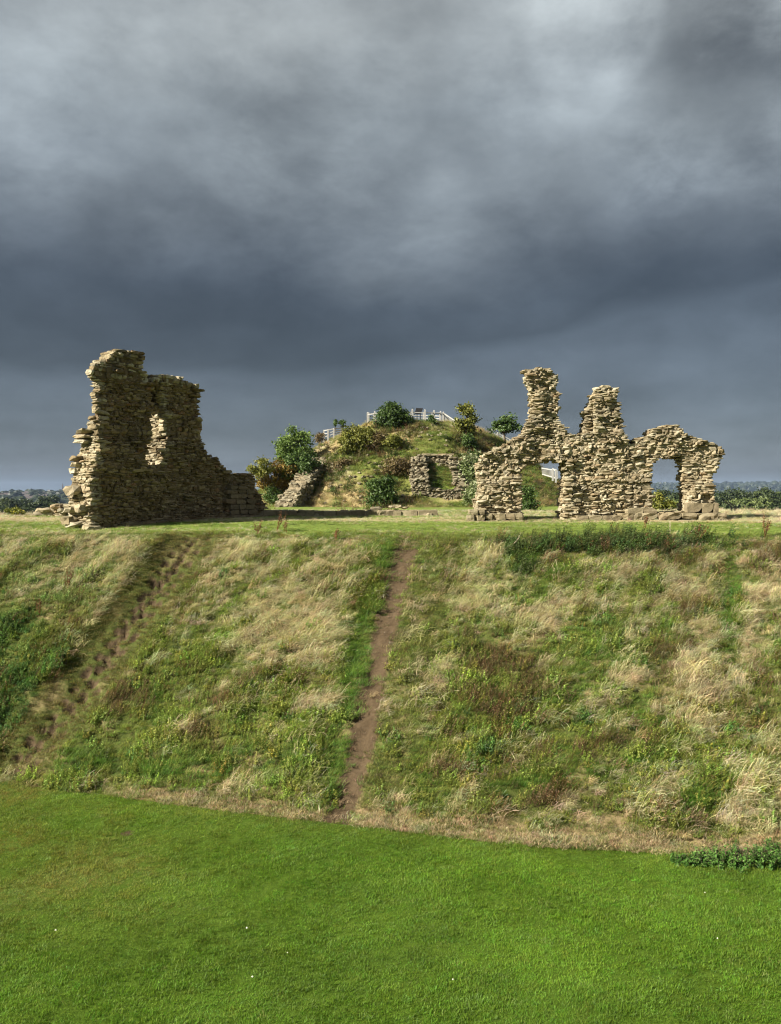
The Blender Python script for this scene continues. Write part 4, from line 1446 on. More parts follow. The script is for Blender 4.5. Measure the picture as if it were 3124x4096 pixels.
# low undergrowth merging the bushes
n = 900
c_ = np.array([(1120, 1960, 90, 40), (1210, 1900, 80, 45), (1440, 1800, 70, 40), (1520, 1790, 60, 25), (1540, 2000, 80, 30), (1620, 1880, 60, 35), (1890, 1850, 60, 60), (1870, 1780, 50, 30), (1600, 1720, 60, 16), (1330, 1900, 60, 60)])
k_ = R.integers(0, len(c_), n)
H = np.array([mhit(c_[k, 0] + R.normal(0, c_[k, 2]), c_[k, 1] + R.normal(0, c_[k, 3])) for k in k_])
H = H[(H[:, 1] < 80) & (H[:, 2] > -1.2)]; n = len(H)
kind = R.random(n)
cb = np.where((kind < .45)[:, None], (.13, .18, .04), np.where((kind < .75)[:, None], (.24, .20, .07), (.17, .11, .05)))
sc = R.uniform(1.0, 2.6, n)
g_ = scatter('undergrowth', H - (0, 0, .05), np.stack([R.normal(0, .2, n), R.normal(0, .2, n), R.uniform(0, 6, n)], 1), np.stack([sc, sc, sc * .8], 1), np.where(kind < .6, R.integers(9, 11, n), R.integers(7, 9, n)), vary(cb * .35, .2), vary(cb, .25), T_BANK)
tag(g_, 'low mixed undergrowth between the bushes on the mound', 'undergrowth', kind='stuff')
# grass in the pit
n = 500
a = R.random(n); b = R.random(n)
x = PIT[0][0] + (PIT[1][0] - PIT[0][0]) * a; y = PIT[0][1] + (PIT[2][1] - PIT[0][1]) * b; z = PIT[0][2] + (PIT[2][2] - PIT[0][2]) * b
gold = a + R.normal(0, .2, n) > .62
ca = np.where(gold[:, None], (.12, .10, .03), (.05, .09, .014)); cb = np.where(gold[:, None], (.30, .26, .09), (.12, .20, .035))
sc = R.uniform(.8, 1.4, n)
g_ = scatter('pit_grass', np.stack([x, y, z], 1), np.stack([R.normal(0, .15, n), R.normal(0, .15, n), R.uniform(0, 6, n)], 1), np.stack([sc, sc, sc], 1), R.integers(0, 3, n), vary(ca, .2), vary(cb, .2), T_BANK)
tag(g_, 'fresh green grass inside the stone tower base on the mound', 'grass', kind='stuff')


# ------------------------------------------------------------------ trees, bushes, plants
def crown_arrays(g, ell, n, leaf, cl_n, cl_r, hollow=.35):
    """leaf quads in clusters spread through ellipsoids (cx,cy,cz,rx,ry,rz)"""
    vol = np.array([e[3] * e[4] * e[5] for e in ell]) ** .67
    which = g.choice(len(ell), cl_n, p=vol / vol.sum())
    E = np.array(ell)[which]
    d = g.normal(0, 1, (cl_n, 3)); d /= np.linalg.norm(d, axis=1)[:, None]
    d[:, 2] = np.where(d[:, 2] < -.5, -d[:, 2], d[:, 2])
    rad = g.uniform(hollow, 1.0, cl_n) ** .6 * g.uniform(.80, 1.08, cl_n)
    rad = rad * np.where(g.random(cl_n) < .16, g.uniform(1.08, 1.30, cl_n), 1)
    cc = E[:, :3] + d * rad[:, None] * E[:, 3:]
    cr = g.random(cl_n)
    k = g.integers(0, cl_n, n)
    p = cc[k] + g.normal(0, 1, (n, 3)) * cl_r * np.array((1, 1, .7))
    nd = d[k] * .7 + g.normal(0, .7, (n, 3)) + np.array((0, 0, .35)); nd /= np.linalg.norm(nd, axis=1)[:, None]
    a = np.cross(nd, g.normal(0, 1, (n, 3))); a /= np.linalg.norm(a, axis=1)[:, None] + 1e-9
    b = np.cross(nd, a)
    s = leaf * g.uniform(.6, 1.4, n)[:, None]
    v = np.stack([p - a * s, p + b * s * .55 + nd * s * .15, p + a * s, p - b * s * .55 + nd * s * .15], 1).reshape(-1, 3)
    f = np.arange(n * 4).reshape(n, 4)
    rn = np.clip(.55 * cr[k] + .45 * g.random(n), 0, 1)
    return v, f, np.repeat(rn, 4), cc


def plant(name, label, cat, base, ell, n, leaf, lm, cl_n=40, cl_r=.25, trunk=.06, seed=0, group=None, limbs=5, hollow=.35):
    """base: world foot; ell in local coordinates from the foot"""
    g = np.random.default_rng(seed)
    root = thing(name, label, cat, tuple(base), 0, group)
    v, f, rn, cc = crown_arrays(g, ell, n, leaf, cl_n, cl_r, hollow)
    mobj('crown', mesh_np('crown', v, f, LM[lm], False, {'rnd': rn}), root)
    mb = MB()
    top = np.array(ell[0][:3]) + np.array((0, 0, ell[0][5] * .5))
    mid = np.array((top[0] * .4 + g.normal(0, trunk), top[1] * .4, top[2] * .5))
    mb.tube([(0, 0, -.15), mid * .5 + (g.normal(0, trunk * .5), 0, 0), mid, top], [trunk * 1.3, trunk, trunk * .75, trunk * .2])
    for i in range(limbs):
        c = cc[g.integers(len(cc))]
        st = mid * g.uniform(.5, 1.0) if c[2] > mid[2] * .5 else mid * .3
        mb.tube([st, (st + c) / 2 + (0, 0, .1 * abs(c[2] - st[2])), c], [trunk * .5, trunk * .35, trunk * .1], 5)
    mb.build('trunk', M_BARK, root, True)
    return root


def mplant(name, label, px, py_base, ells_px, n, leaf, lm, cat='bush', Y=None, **kw):
    """a plant on the mound or plateau: crown ellipses given as (px, py, rx, ry) in the photograph"""
    p = mhit(px, py_base) if Y is None else None
    if p is not None and p[1] > 80:
        Y = 72.0
    p = p if Y is None else np.array(((px - CX) / F * Y, Y, (HY - py_base) / F * Y))
    Y = p[1]; s = Y / F
    if cat == 'bush':
        b_ = ells_px[0]
        ells_px = ells_px + [(b_[0] + b_[2] * .25, (b_[1] + py_base) / 2 + 4, b_[2] * .85, max(8, (py_base - b_[1]) * .55)), (b_[0] - b_[2] * .7, b_[1] + b_[3] * .7, b_[2] * .4, b_[3] * .45), (b_[0] + b_[2] * .8, b_[1] + b_[3] * .5, b_[2] * .35, b_[3] * .5)]
        n = int(n * 1.7); leaf *= .8
        kw['cl_n'] = int(kw.get('cl_n', 40) * 1.5)
    ell = [((a - px) * s, (i % 2) * .2, (py_base - b) * s, rx * s, max(rx, ry) * s * .8, ry * s) for i, (a, b, rx, ry) in enumerate(ells_px)]
    return plant(name, label, cat, p, ell, n, leaf, lm, **kw)


mplant('shrub', 'tall rounded bright green shrub on the left flank of the mound', 1180, 1900, [(1180, 1790, 72, 68), (1160, 1830, 60, 40), (1205, 1760, 40, 45)], 4200, .13, 'bright', cl_n=70, cl_r=.22, trunk=.12, seed=1)
mplant('shrub', 'dark green spreading shrub below the tall bright one on the mound flank', 1195, 1950, [(1200, 1870, 85, 55), (1140, 1900, 60, 40), (1240, 1880, 40, 40)], 3600, .13, 'dark', cl_n=60, cl_r=.25, trunk=.1, seed=2)
mplant('shrub', 'orange tinged autumn shrub at the left foot of the mound', 1110, 1995, [(1115, 1900, 70, 55), (1050, 1930, 45, 50), (1180, 1945, 50, 40)], 3200, .12, 'orange', cl_n=60, cl_r=.25, trunk=.09, seed=3)
mplant('shrub', 'small dark green bush at the foot left of the climbing rubble wall', 1090, 2020, [(1090, 1978, 34, 28)], 900, .11, 'dark', cl_n=20, cl_r=.2, trunk=.05, seed=4)
mplant('shrub', 'small yellow green bush just above the end of the tower wall', 1045, 1920, [(1050, 1865, 32, 34), (1010, 1885, 24, 22)], 900, .11, 'yellow', cl_n=26, cl_r=.18, trunk=.05, seed=5, Y=64)
mplant('shrub', 'round yellow green bush below the fence on the upper mound', 1430, 1815, [(1432, 1757, 62, 58), (1400, 1775, 40, 40), (1465, 1760, 40, 48)], 4200, .12, 'yellow', cl_n=70, cl_r=.22, trunk=.1, seed=6)
mplant('shrub', 'dark green bush in front of the summit platform fence', 1565, 1712, [(1570, 1662, 62, 48), (1545, 1680, 45, 36), (1600, 1680, 42, 34)], 4200, .12, 'dark', cl_n=70, cl_r=.22, trunk=.1, seed=7)
mplant('shrub', 'low yellowish bush right of the round bush on the upper mound', 1575, 1795, [(1575, 1768, 34, 22)], 900, .11, 'yellow', cl_n=24, cl_r=.18, trunk=.05, seed=8)
mplant('young_tree', 'slim upright young tree with yellow green leaves at the right of the summit', 1862, 1745, [(1862, 1660, 24, 54), (1840, 1690, 28, 28), (1890, 1688, 26, 26), (1862, 1715, 34, 28)], 1900, .13, 'yellow', cat='tree', cl_n=46, cl_r=.2, trunk=.07, seed=9, hollow=.1)
mplant('shrub', 'small round dark evergreen bush below the slim young tree', 1876, 1798, [(1876, 1768, 24, 30)], 1300, .11, 'dark', cl_n=26, cl_r=.16, trunk=.05, seed=10)
mplant('rowan_tree', 'small open branched dark tree behind the shoulder of the lit ruin', 2020, 1775, [(2022, 1700, 42, 45), (1995, 1715, 36, 26), (2050, 1712, 34, 30)], 1500, .12, 'dark', cat='tree', cl_n=46, cl_r=.2, trunk=.08, seed=11, hollow=.2, limbs=12)
mplant('shrub', 'dark green bush at the foot of the grassy mound slope, mid picture', 1525, 2020, [(1525, 1975, 50, 44), (1545, 1945, 34, 34), (1500, 1955, 34, 40)], 2600, .12, 'dark', cl_n=50, cl_r=.22, trunk=.07, seed=12)
mplant('shrub', 'pale leaved climbing shrub beside the left edge of the lit ruin', 1898, 2025, [(1900, 1960, 42, 62), (1885, 1870, 34, 50), (1915, 1990, 30, 40)], 2600, .12, 'pale', cl_n=56, cl_r=.2, trunk=.07, seed=13, Y=55, hollow=.15)
mplant('shrub', 'green shrub above the pale climbing shrub beside the tower base', 1900, 1900, [(1895, 1842, 40, 36), (1920, 1870, 30, 30)], 1500, .12, 'dark', cl_n=30, cl_r=.22, trunk=.07, seed=14)
mplant('bramble', 'dry brownish bramble clump left of the stone tower base', 1605, 1905, [(1590, 1865, 56, 32), (1620, 1880, 40, 36)], 2000, .10, 'brown', cl_n=50, cl_r=.22, trunk=.04, seed=15)
mplant('bramble', 'reddish dry bramble patch on the rubble of the mound', 1370, 1870, [(1375, 1855, 40, 16)], 700, .10, 'brown', cl_n=24, cl_r=.18, trunk=.03, seed=16)
mplant('bramble', 'brown shaded scrub between the round bush and the low bush', 1510, 1800, [(1505, 1760, 44, 30)], 1200, .10, 'brown', cl_n=30, cl_r=.2, trunk=.03, seed=17)
mplant('shrub', 'bushy green plant behind the doorway of the lit ruin', 2120, 2050, [(2112, 2010, 28, 38), (2108, 1970, 18, 26)], 900, .10, 'dark', cl_n=30, cl_r=.2, trunk=.04, seed=18, Y=48)
mplant('shrub', 'yellow green bush seen through the window gap of the lit ruin', 2650, 2052, [(2660, 2028, 40, 20), (2636, 2000, 12, 26), (2625, 2030, 22, 18)], 1100, .10, 'yellow', cl_n=34, cl_r=.14, trunk=.03, seed=19, Y=47)
mplant('sapling', 'tiny dark sapling on the skyline left of the platform', 1342, 1716, [(1343, 1695, 5, 19)], 160, .09, 'dark', cat='tree', cl_n=10, cl_r=.08, trunk=.03, seed=20, Y=74, limbs=2)
mplant('sapling', 'wider dark sapling on the skyline beside the lower fence', 1368, 1714, [(1368, 1698, 10, 15)], 260, .09, 'dark', cat='tree', cl_n=14, cl_r=.1, trunk=.03, seed=21, Y=74, limbs=2)
mplant('shrub', 'brownish twiggy bush at the left end of the lower fence', 1278, 1772, [(1278, 1750, 16, 16)], 420, .09, 'brown', cl_n=18, cl_r=.15, trunk=.03, seed=22)
mplant('sapling', 'thin dark sapling growing in front of the platform fence', 1729, 1702, [(1729, 1680, 9, 20)], 240, .09, 'dark', cat='tree', cl_n=14, cl_r=.1, trunk=.03, seed=23, limbs=2)
for i, (px, py, sz, lab) in enumerate([(30, 2062, 12, 'yellow flowered weed on the plateau rim at the far left edge'), (64, 2064, 16, 'taller yellow flowered weed on the plateau rim left of the rubble heap'), (84, 2066, 9, 'small yellow flowered weed nearest the rubble heap')]):
    mplant('ragwort', lab, px, py, [(px, py - sz, sz * .8, sz)], 160, .05, 'flower', cat='plant', cl_n=12, cl_r=.08, trunk=.01, seed=60 + i, Y=38.6, limbs=2, group='yellow flowered weeds on the rim')


def on_bank(px, py):
    h = hit(px, py); h[2] = float(ground(h[0], h[1])); return h


# nettle clump at the foot of the bank, right
p = on_bank(2960, 3455)
nt = thing('nettle_clump', 'dark green nettle clump at the foot of the bank, lower right edge', 'nettles', tuple(p))
g = np.random.default_rng(70)
V = []; Fq = []; RN = []; c0 = 0
mbs = MB()
for i in range(300):
    a = g.random()
    bx = -1.35 + a * 2.9; by = g.normal(.1, .22) * (.35 + .75 * min(1, a * 1.8))
    hgt = g.uniform(.12, .31) * (.45 + .65 * min(1, a * 2.2))
    gz = float(ground(p[0] + bx, p[1] + by)) - p[2]
    mbs.tube([(bx, by, gz), (bx + g.normal(.03, .03), by, gz + hgt)], [.006, .003], 4)
    for k in range(13):
        t = .15 + .85 * (k + g.random()) / 13
        an = g.uniform(0, 6.28); l_ = g.uniform(.04, .10) * (1.2 - .5 * t)
        e_ = np.array((math.cos(an), math.sin(an), g.normal(.0, .35))); s_ = np.cross(e_, (0, 0, 1.)); s_ /= np.linalg.norm(s_); s_ = s_ + (0, 0, g.normal(0, .4))
        c = np.array((bx, by, gz + hgt * t))
        V += [c, c + e_ * l_ * .5 + s_ * l_ * .36, c + e_ * l_ - (0, 0, .3 * l_), c + e_ * l_ * .5 - s_ * l_ * .36]
        Fq.append((c0, c0 + 1, c0 + 2, c0 + 3)); c0 += 4; RN += [float(np.clip(g.random() * .8 + (.2 if g.random() < .06 else 0), 0, 1))] * 4
mobj('foliage', mesh_np('foliage', np.array(V), np.array(Fq), LM['nettle'], False, {'rnd': np.array(RN)}), nt)
mbs.build('stem', M_BARK, nt)


def dock(label, px, py, H, seed, n=5):
    p = on_bank(px, py)
    g = np.random.default_rng(seed)
    t = thing('dock_plant', label, 'plant', tuple(p), 0, 'rusty dock plants on the bank')
    mb = MB(); V = []; Fq = []; RN = []; c0 = 0
    for i in range(n):
        a = g.uniform(0, 6.28); top = np.array((g.normal(.12, .12) * H * 1.2, g.normal(0, .1) * H, H * g.uniform(.6, 1)))
        mb.tube([(g.normal(0, .03), g.normal(0, .03), -.03), top * .5 + (g.normal(0, .01), 0, 0), top], [.008, .006, .003], 4)
        for k in range(30):
            q = top * g.uniform(.45, 1.0) + g.normal(0, .025, 3)
            e_ = g.normal(0, 1, 3); e_ /= np.linalg.norm(e_); s_ = np.cross(e_, g.normal(0, 1, 3)); s_ /= np.linalg.norm(s_)
            l_ = g.uniform(.015, .035)
            V += [q, q + e_ * l_ + s_ * l_ * .5, q + e_ * l_ * 2, q + e_ * l_ - s_ * l_ * .5]; Fq.append((c0, c0 + 1, c0 + 2, c0 + 3)); c0 += 4; RN += [g.random()] * 4
    mb.build('stem', M_REDSTALK, t)
    mobj('seed_head', mesh_np('seed_head', np.array(V), np.array(Fq), LM['rust'], False, {'rnd': np.array(RN)}), t)


dock('tall rusty dock on the crest in front of the shadowed wall end', 1105, 2125, .75, 1)
dock('shorter rusty dock right of the tall one on the crest', 1142, 2130, .55, 2, 4)
dock('faint rusty dock left of the tall one, below the shadowed wall', 1030, 2140, .5, 3, 4)
dock('rusty dock among pale grass on the upper left bank', 268, 2390, .8, 4)
dock('dark red dock beside the nettle patch at the left', 160, 2490, .6, 5, 4)
dock('rusty dock at the right end of the tall crest weeds', 2790, 2170, .7, 6)
dock('rusty dock on the crest near the right edge', 3060, 2150, .8, 7, 7)
dock('rusty dock under the window gap among the crest weeds', 2580, 2115, .5, 8, 4)
dock('rusty dock in the grass between the two trails near the crest', 1340, 2165, .5, 9, 5)


def stalk(label, px, py, L, lean, seed, name='dead_stalk'):
    p = on_bank(px, py)
    t = thing(name, label, 'stalk', tuple(p), 0, 'bleached dead stalks')
    g = np.random.default_rng(seed)
    d = np.array((math.sin(lean), g.normal(0, .15), math.cos(lean)))
    mb = MB()
    mb.tube([(0, 0, -.05), d * L * .5 + g.normal(0, .015, 3), d * L], [.014, .010, .005], 5)
    for k in range(3):
        a = d * L * g.uniform(.5, .9)
        mb.tube([a, a + d * L * .2 + g.normal(0, .08, 3)], [.006, .003], 4)
    mb.build('stem', M_STALK, t)


stalk('upright bleached stalk in the crest weeds below the window', 2679, 2160, .62, .02, 1)
stalk('bleached stalk leaning right beside the upright one', 2745, 2135, .5, 1.0, 2)
stalk('long bleached stalk lying across the lower right bank', 2840, 2760, .9, 1.35, 3)
stalk('bleached stalk leaning in the grass right of the dirt path top', 2030, 2210, .6, .7, 4)
stalk('bleached stalk fallen on the middle of the right bank', 2700, 2600, .5, 1.2, 5)
p = on_bank(1000, 3140)
t = thing('fallen_stick', 'pale forked stick lying at the foot of the bank between the trails', 'stick', tuple(p))
mb = MB()
mb.tube([(-.10, .15, .16), (.02, 0, .08), (.14, -.22, .0)], [.012, .014, .010], 5)
mb.tube([(-.04, .05, .10), (.10, -.12, .08)], [.010, .007], 5)
mb.build('stick', M_STALK, t)
p = on_bank(1088, 3035)
plant('ragwort', 'yellow flowering weed low on the bank left of the dirt path', 'plant', p, [(0, 0, .18, .16, .16, .11)], 150, .03, 'flower', 14, .06, .01, 71, None, 2)
p = on_bank(2870, 2990)
plant('leafy_weed', 'yellow leaved weed low on the right-hand bank', 'plant', p, [(0, 0, .14, .20, .2, .10)], 70, .035, 'flower', 12, .08, .01, 72, None, 2)
# dandelion clocks on the lawn
V = []; Fq = []; c0 = 0
for (px, py) in [(1010, 3926), (1812, 3936), (988, 3734), (2820, 3584), (1150, 3830), (2870, 3765), (223, 3740)]:
    p = hit(px, py)
    s_ = R.uniform(.010, .022)
    oct_ = np.array([(1, 0, 0), (-1, 0, 0), (0, 1, 0), (0, -1, 0), (0, 0, 1), (0, 0, -1)]) * s_ + (p[0], p[1], float(ground(p[0], p[1])) + .075)
    V.append(oct_); Fq.append(np.array([(0, 2, 4), (2, 1, 4), (1, 3, 4), (3, 0, 4), (2, 0, 5), (1, 2, 5), (3, 1, 5), (0, 3, 5)]) + c0); c0 += 6
M_WHITE = simple_mat('white_seed_fluff', (.6, .6, .5), (.75, .74, .62), 30, .9)
o = mobj('dandelion_clocks', mesh_np('dandelion_clocks', np.concatenate(V), np.concatenate(Fq), M_WHITE))
tag(o, 'tiny white dandelion clocks dotted over the lawn', 'flowers', kind='stuff')

# ------------------------------------------------------------------ fences, platform, signs
PS = lambda px, py, Y: np.array(((px - CX) / F * Y, Y, (HY - py) / F * Y))


def c2(x, y): return (950 + .6548 * x, 1550 + .6548 * y)


def fence(name, label, posts, rails, w=.14, panel=None, cat='fence', rw=.05):
    """posts: (px, py_top, py_bottom, Y) ; rails: heights as fractions of the post"""
    Ys = posts[0][3]
    b = PS(posts[0][0], posts[0][2], Ys)
    t = thing(name, label, cat, tuple(b))
    P = []
    for (px, a, c, Y) in posts:
        top = PS(px, a, Y) - b; bot = PS(px, c, Y) - b
        mb = MB()
        mb.bar(bot - (0, 0, .3), top - (0, 0, .06), w, w)
        mb.add([top + (-w / 2, -w / 2, -.06), top + (w / 2, -w / 2, -.06), top + (w / 2, w / 2, -.06), top + (-w / 2, w / 2, -.06), top + (0, 0, .02)], None, [(0, 1, 4), (1, 2, 4), (2, 3, 4), (3, 0, 4)])
        mb.build('post', M_WOOD, t)
        P.append((bot, top))
    for (b0, t0), (b1, t1) in zip(P[:-1], P[1:]):
        for r in rails:
            mb = MB(); mb.bar(b0 + (t0 - b0) * r, b1 + (t1 - b1) * r, rw, rw * 1.6); mb.build('rail', M_WOOD, t)
    return t, P, b


q = lambda x, a, b_, Y: (c2(x, 0)[0], c2(0, a)[1], c2(0, b_)[1], Y)
fence('handrail_fence', 'pale timber handrail fence low on the left shoulder of the mound', [q(528, 258, 325, 73.5), q(553, 254, 320, 73), q(588, 248, 300, 73), q(636, 243, 285, 74)], (.35, .62, .92), .13)
ff, PP, bb = fence('platform_fence', 'pale timber fence round the summit viewing platform', [q(795, 150, 222, 73), q(838, 145, 222, 71.5), q(900, 135, 225, 70.5), q(1000, 130, 232, 70), q(1068, 131, 236, 70), q(1144, 134, 238, 70), q(1200, 138, 226, 71), q(1240, 144, 222, 72), q(1257, 148, 222, 73)], (.80,), .15, rw=.045)
# far side of the platform fence, seen between the near posts
fence('platform_fence', 'far side of the pale summit platform fence seen through the near posts', [q(802, 152, 215, 78), q(830, 158, 215, 79), q(868, 155, 215, 80), q(1056, 150, 200, 80), q(1135, 150, 208, 80), q(1188, 150, 208, 79), q(1236, 152, 212, 78)], (.35, .62, .92), .11)
# deck under the platform
dk = thing('viewing_platform', 'dark timber deck of the summit viewing platform', 'platform', tuple(PS(*c2(1100, 232), 72)))
b = np.array(dk.location)
p0 = PS(*c2(830, 213), 71); p1 = PS(*c2(1250, 213), 71)
for k in range(18):
    mb = MB()
    yy = 70.2 + k * .45
    mb.bar(np.array((p0[0], yy, p0[2] + .02)) - b, np.array((p1[0], yy, p0[2] + .02)) - b, .43, .06)
    mb.build('plank', M_WOODD, dk)
mb = MB(); mb.bar(np.array((p0[0], 70.12, p0[2] - .2)) - b, np.array((p1[0], 70.12, p0[2] - .2)) - b, .08, .34); mb.build('fascia', M_WOODD, dk)
# info panel at the rail
ip = thing('information_panel', 'dark tilted information panel at the summit platform rail', 'sign', tuple(PS(*c2(1105, 215), 70.3)))
b = np.array(ip.location)
cs = [PS(*c2(1082, 157), 70.1) - b, PS(*c2(1120, 159), 70.1) - b, PS(*c2(1133, 127), 70.75) - b, PS(*c2(1092, 125), 70.75) - b]
cs = np.array(cs); nn = np.cross(cs[1] - cs[0], cs[3] - cs[0]); nn /= np.linalg.norm(nn)
mb = MB(); mb.add(np.concatenate([cs, cs - nn * .05]), [(0, 1, 2, 3), (7, 6, 5, 4), (0, 4, 5, 1), (1, 5, 6, 2), (2, 6, 7, 3), (3, 7, 4, 0)]); mb.build('panel', M_DARKMETAL, ip)
for k in (.25, .75):
    a = (cs[0] + (cs[1] - cs[0]) * k + cs[3] + (cs[2] - cs[3]) * k) / 2
    mb = MB(); mb.bar((a[0], a[1], -.0), a - nn * .05, .06, .06); mb.build('leg', M_DARKMETAL, ip)


def stair(name, label, top0, top1, bot0, bot1, n, Y0, Y1, w=.06):
    """sloping balustrade: n vertical pales between a top and a bottom rail"""
    A0, A1, B0, B1 = PS(*top0, Y0), PS(*top1, Y1), PS(*bot0, Y0), PS(*bot1, Y1)
    t = thing(name, label, 'balustrade', tuple(B0))
    mb = MB(); mb.bar(A0 - B0, A1 - B0, .07, .08); mb.build('handrail', M_WOOD, t)
    mb = MB(); mb.bar(B0 - B0, B1 - B0, .07, .08); mb.build('bottom_rail', M_WOOD, t)
    for i in range(n + 1):
        k = i / n
        a = A0 + (A1 - A0) * k - B0; c = B0 + (B1 - B0) * k - B0
        if np.linalg.norm(a - c) > .05:
            mb = MB(); mb.bar(c, a, w, .04); mb.build('pale', M_WOOD, t)


stair('stair_balustrade', 'white railed stair balustrade running down right from the summit platform', c2(1264, 160), c2(1352, 219), c2(1264, 219), c2(1350, 222), 15, 73, 70.5)
fence('handrail_fence', 'pale handrail by the small dark tree on the right shoulder of the mound', [(1968, 1716, 1745, 76), (1990, 1730, 1752, 76), (2012, 1742, 1764, 76), (2040, 1756, 1778, 76)], (.5, .92), .13)


def c3p(x, y): return (1850 + .6845 * x, 1400 + .6845 * y)


stair('stair_balustrade', 'white slatted stair balustrade seen through the doorway of the lit ruin', c3p(464, 690), c3p(556, 706), c3p(468, 726), c3p(556, 752), 13, 66, 64, .045)
fence('stair_newels', 'two thick white stair posts seen through the ruin doorway', [(*[c3p(528, 0)[0]], c3p(0, 690)[1], c3p(0, 742)[1], 63.5), (c3p(546, 0)[0], c3p(0, 695)[1], c3p(0, 752)[1], 63.2)], (.9,), .12, cat='fence')

# lectern right of the lit ruin
YL = 44.0
lt = thing('lectern_stand', 'black two legged interpretation lectern beyond the right end of the lit ruin', 'sign', tuple(PS(2932, 2050, YL)))
b = np.array(lt.location)
for (lx, ax, ay, y_) in ((2926, 2901, 2006, YL), (2939, 2913, 2006, YL + .5)):
    mb = MB(); mb.bar(PS(lx, 2055, y_) - b, PS(lx, 2028, y_) - b, .07, .07); mb.build('leg', M_DARKMETAL, lt)
    mb = MB(); mb.bar(PS(lx + 1, 2028, y_) - b, PS(ax, ay, y_) - b, .07, .05); mb.build('arm', M_DARKMETAL, lt)

# ------------------------------------------------------------------ the far landscape
k = 0
nth = {}
TL = ['broad dark tree hidden mostly behind the wall left of the window gap', 'tall dark tree, highest of those seen through the window gap', 'dark tree at the right side of the window gap, behind the jamb',
      'lower dark tree in the middle of the window gap, in front of the tallest', 'paler green tree low behind the right pier of the lit ruin', 'large dark tree hidden behind the right pier of the lit ruin',
      'first dark back row tree right of the lit ruin', 'tallest dark tree above the black lectern, second in the back row', 'dark back row tree just right of the lectern, third from the ruin',
      'dark back row tree above the light green tree, fourth from the ruin', 'fifth dark back row tree from the lit ruin', 'sixth dark back row tree, near the right picture edge', 'dark back row tree cut by the right picture edge',
      'small light green tree directly behind the black lectern', 'smallest light green front tree, right of the lectern', 'broad light green front tree right of the lectern',
      'dark front row tree low at the right picture edge', 'dark front row tree between the lit ruin and the lectern', 'dark front row tree close behind the right end of the lit ruin',
      'dark tree low at the left picture edge beyond the plateau rim', 'dark tree beyond the rim, between the yellow weeds and rubble heap', 'dark tree beyond the rim above the rubble heap', 'dark tree just left of the tower wall below the spire',
      'farther dark tree at the left picture edge below the houses', 'dark tree beyond the rubble heap, half hidden by the tower wall', 'farther dark tree below the white row of houses', 'farther dark tree left of the church spire',
      'dark tree cut off by the left picture edge', 'dark tree outside the right picture edge at the back', 'light green tree outside the right picture edge in front']
for (px, py, rx, ry, Y, lm, lab) in [
        (2560, 1985, 70, 40, 360, 'wood', None), (2640, 1968, 46, 34, 350, 'wood', 'first'), (2695, 1975, 44, 32, 345, 'wood', None), (2620, 1995, 40, 26, 320, 'wood', None), (2720, 2010, 40, 24, 310, 'woodlight', None),
        (2790, 1978, 60, 36, 340, 'wood', None), (2870, 1985, 48, 36, 330, 'wood', None), (2925, 1968, 52, 36, 350, 'wood', None), (2968, 1978, 44, 34, 345, 'wood', None), (3015, 1972, 46, 34, 350, 'wood', None),
        (3060, 1978, 40, 32, 340, 'wood', None), (3100, 1982, 50, 34, 335, 'wood', None), (3165, 1980, 50, 36, 330, 'wood', None), (2945, 2003, 34, 22, 300, 'woodlight', None), (2990, 2010, 28, 20, 305, 'wood', None),
        (3030, 2012, 50, 24, 295, 'woodlight', None), (3110, 2015, 44, 26, 290, 'wood', None), (2900, 2020, 40, 24, 290, 'wood', None), (2840, 2015, 40, 24, 300, 'wood', None),
        (20, 2045, 50, 30, 260, 'wood', None), (90, 2050, 50, 26, 270, 'wood', None), (160, 2030, 46, 28, 330, 'wood', None), (225, 2022, 42, 28, 340, 'wood', None), (40, 2015, 44, 22, 420, 'wood', None), (275, 2050, 44, 30, 280, 'wood', None),
        (110, 2010, 40, 18, 460, 'wood', None), (195, 2000, 40, 18, 480, 'wood', None), (-60, 2030, 60, 34, 300, 'wood', None), (3230, 1985, 60, 36, 330, 'wood', None), (3260, 2020, 50, 26, 290, 'woodlight', None)]:
    s = Y / F
    zb = -25.0
    py = py + ry * .55 + random.uniform(-9, 11)
    ry = ry * .8
    cz = (HY - py) / F * Y
    side = 'left' if px < 1000 else 'right'
    tone = 'light green' if lm == 'woodlight' else 'dark green'
    base = np.array(((px - CX) * s, Y, zb))
    e0 = (0, 0, cz - zb, rx * s, rx * s, ry * s)
    g = np.random.default_rng(900 + k)
    ell = [e0] + [(g.normal(0, .45) * rx * s, g.normal(0, .3) * rx * s, cz - zb + g.normal(0, .3) * ry * s, rx * s * .6, rx * s * .6, ry * s * .6) for _ in range(3)] + [(0, 0, (cz - zb) * .7, rx * s * .9, rx * s * .9, (cz - zb) * .35)]
    nth[side] = nth.get(side, 0) + 1
    plant('deciduous_tree', TL[k], 'tree', base, ell, 2600, .5, lm, 60, .85, .35, 900 + k, 'trees beyond the plateau, %s' % side, 4, .55)
    k += 1

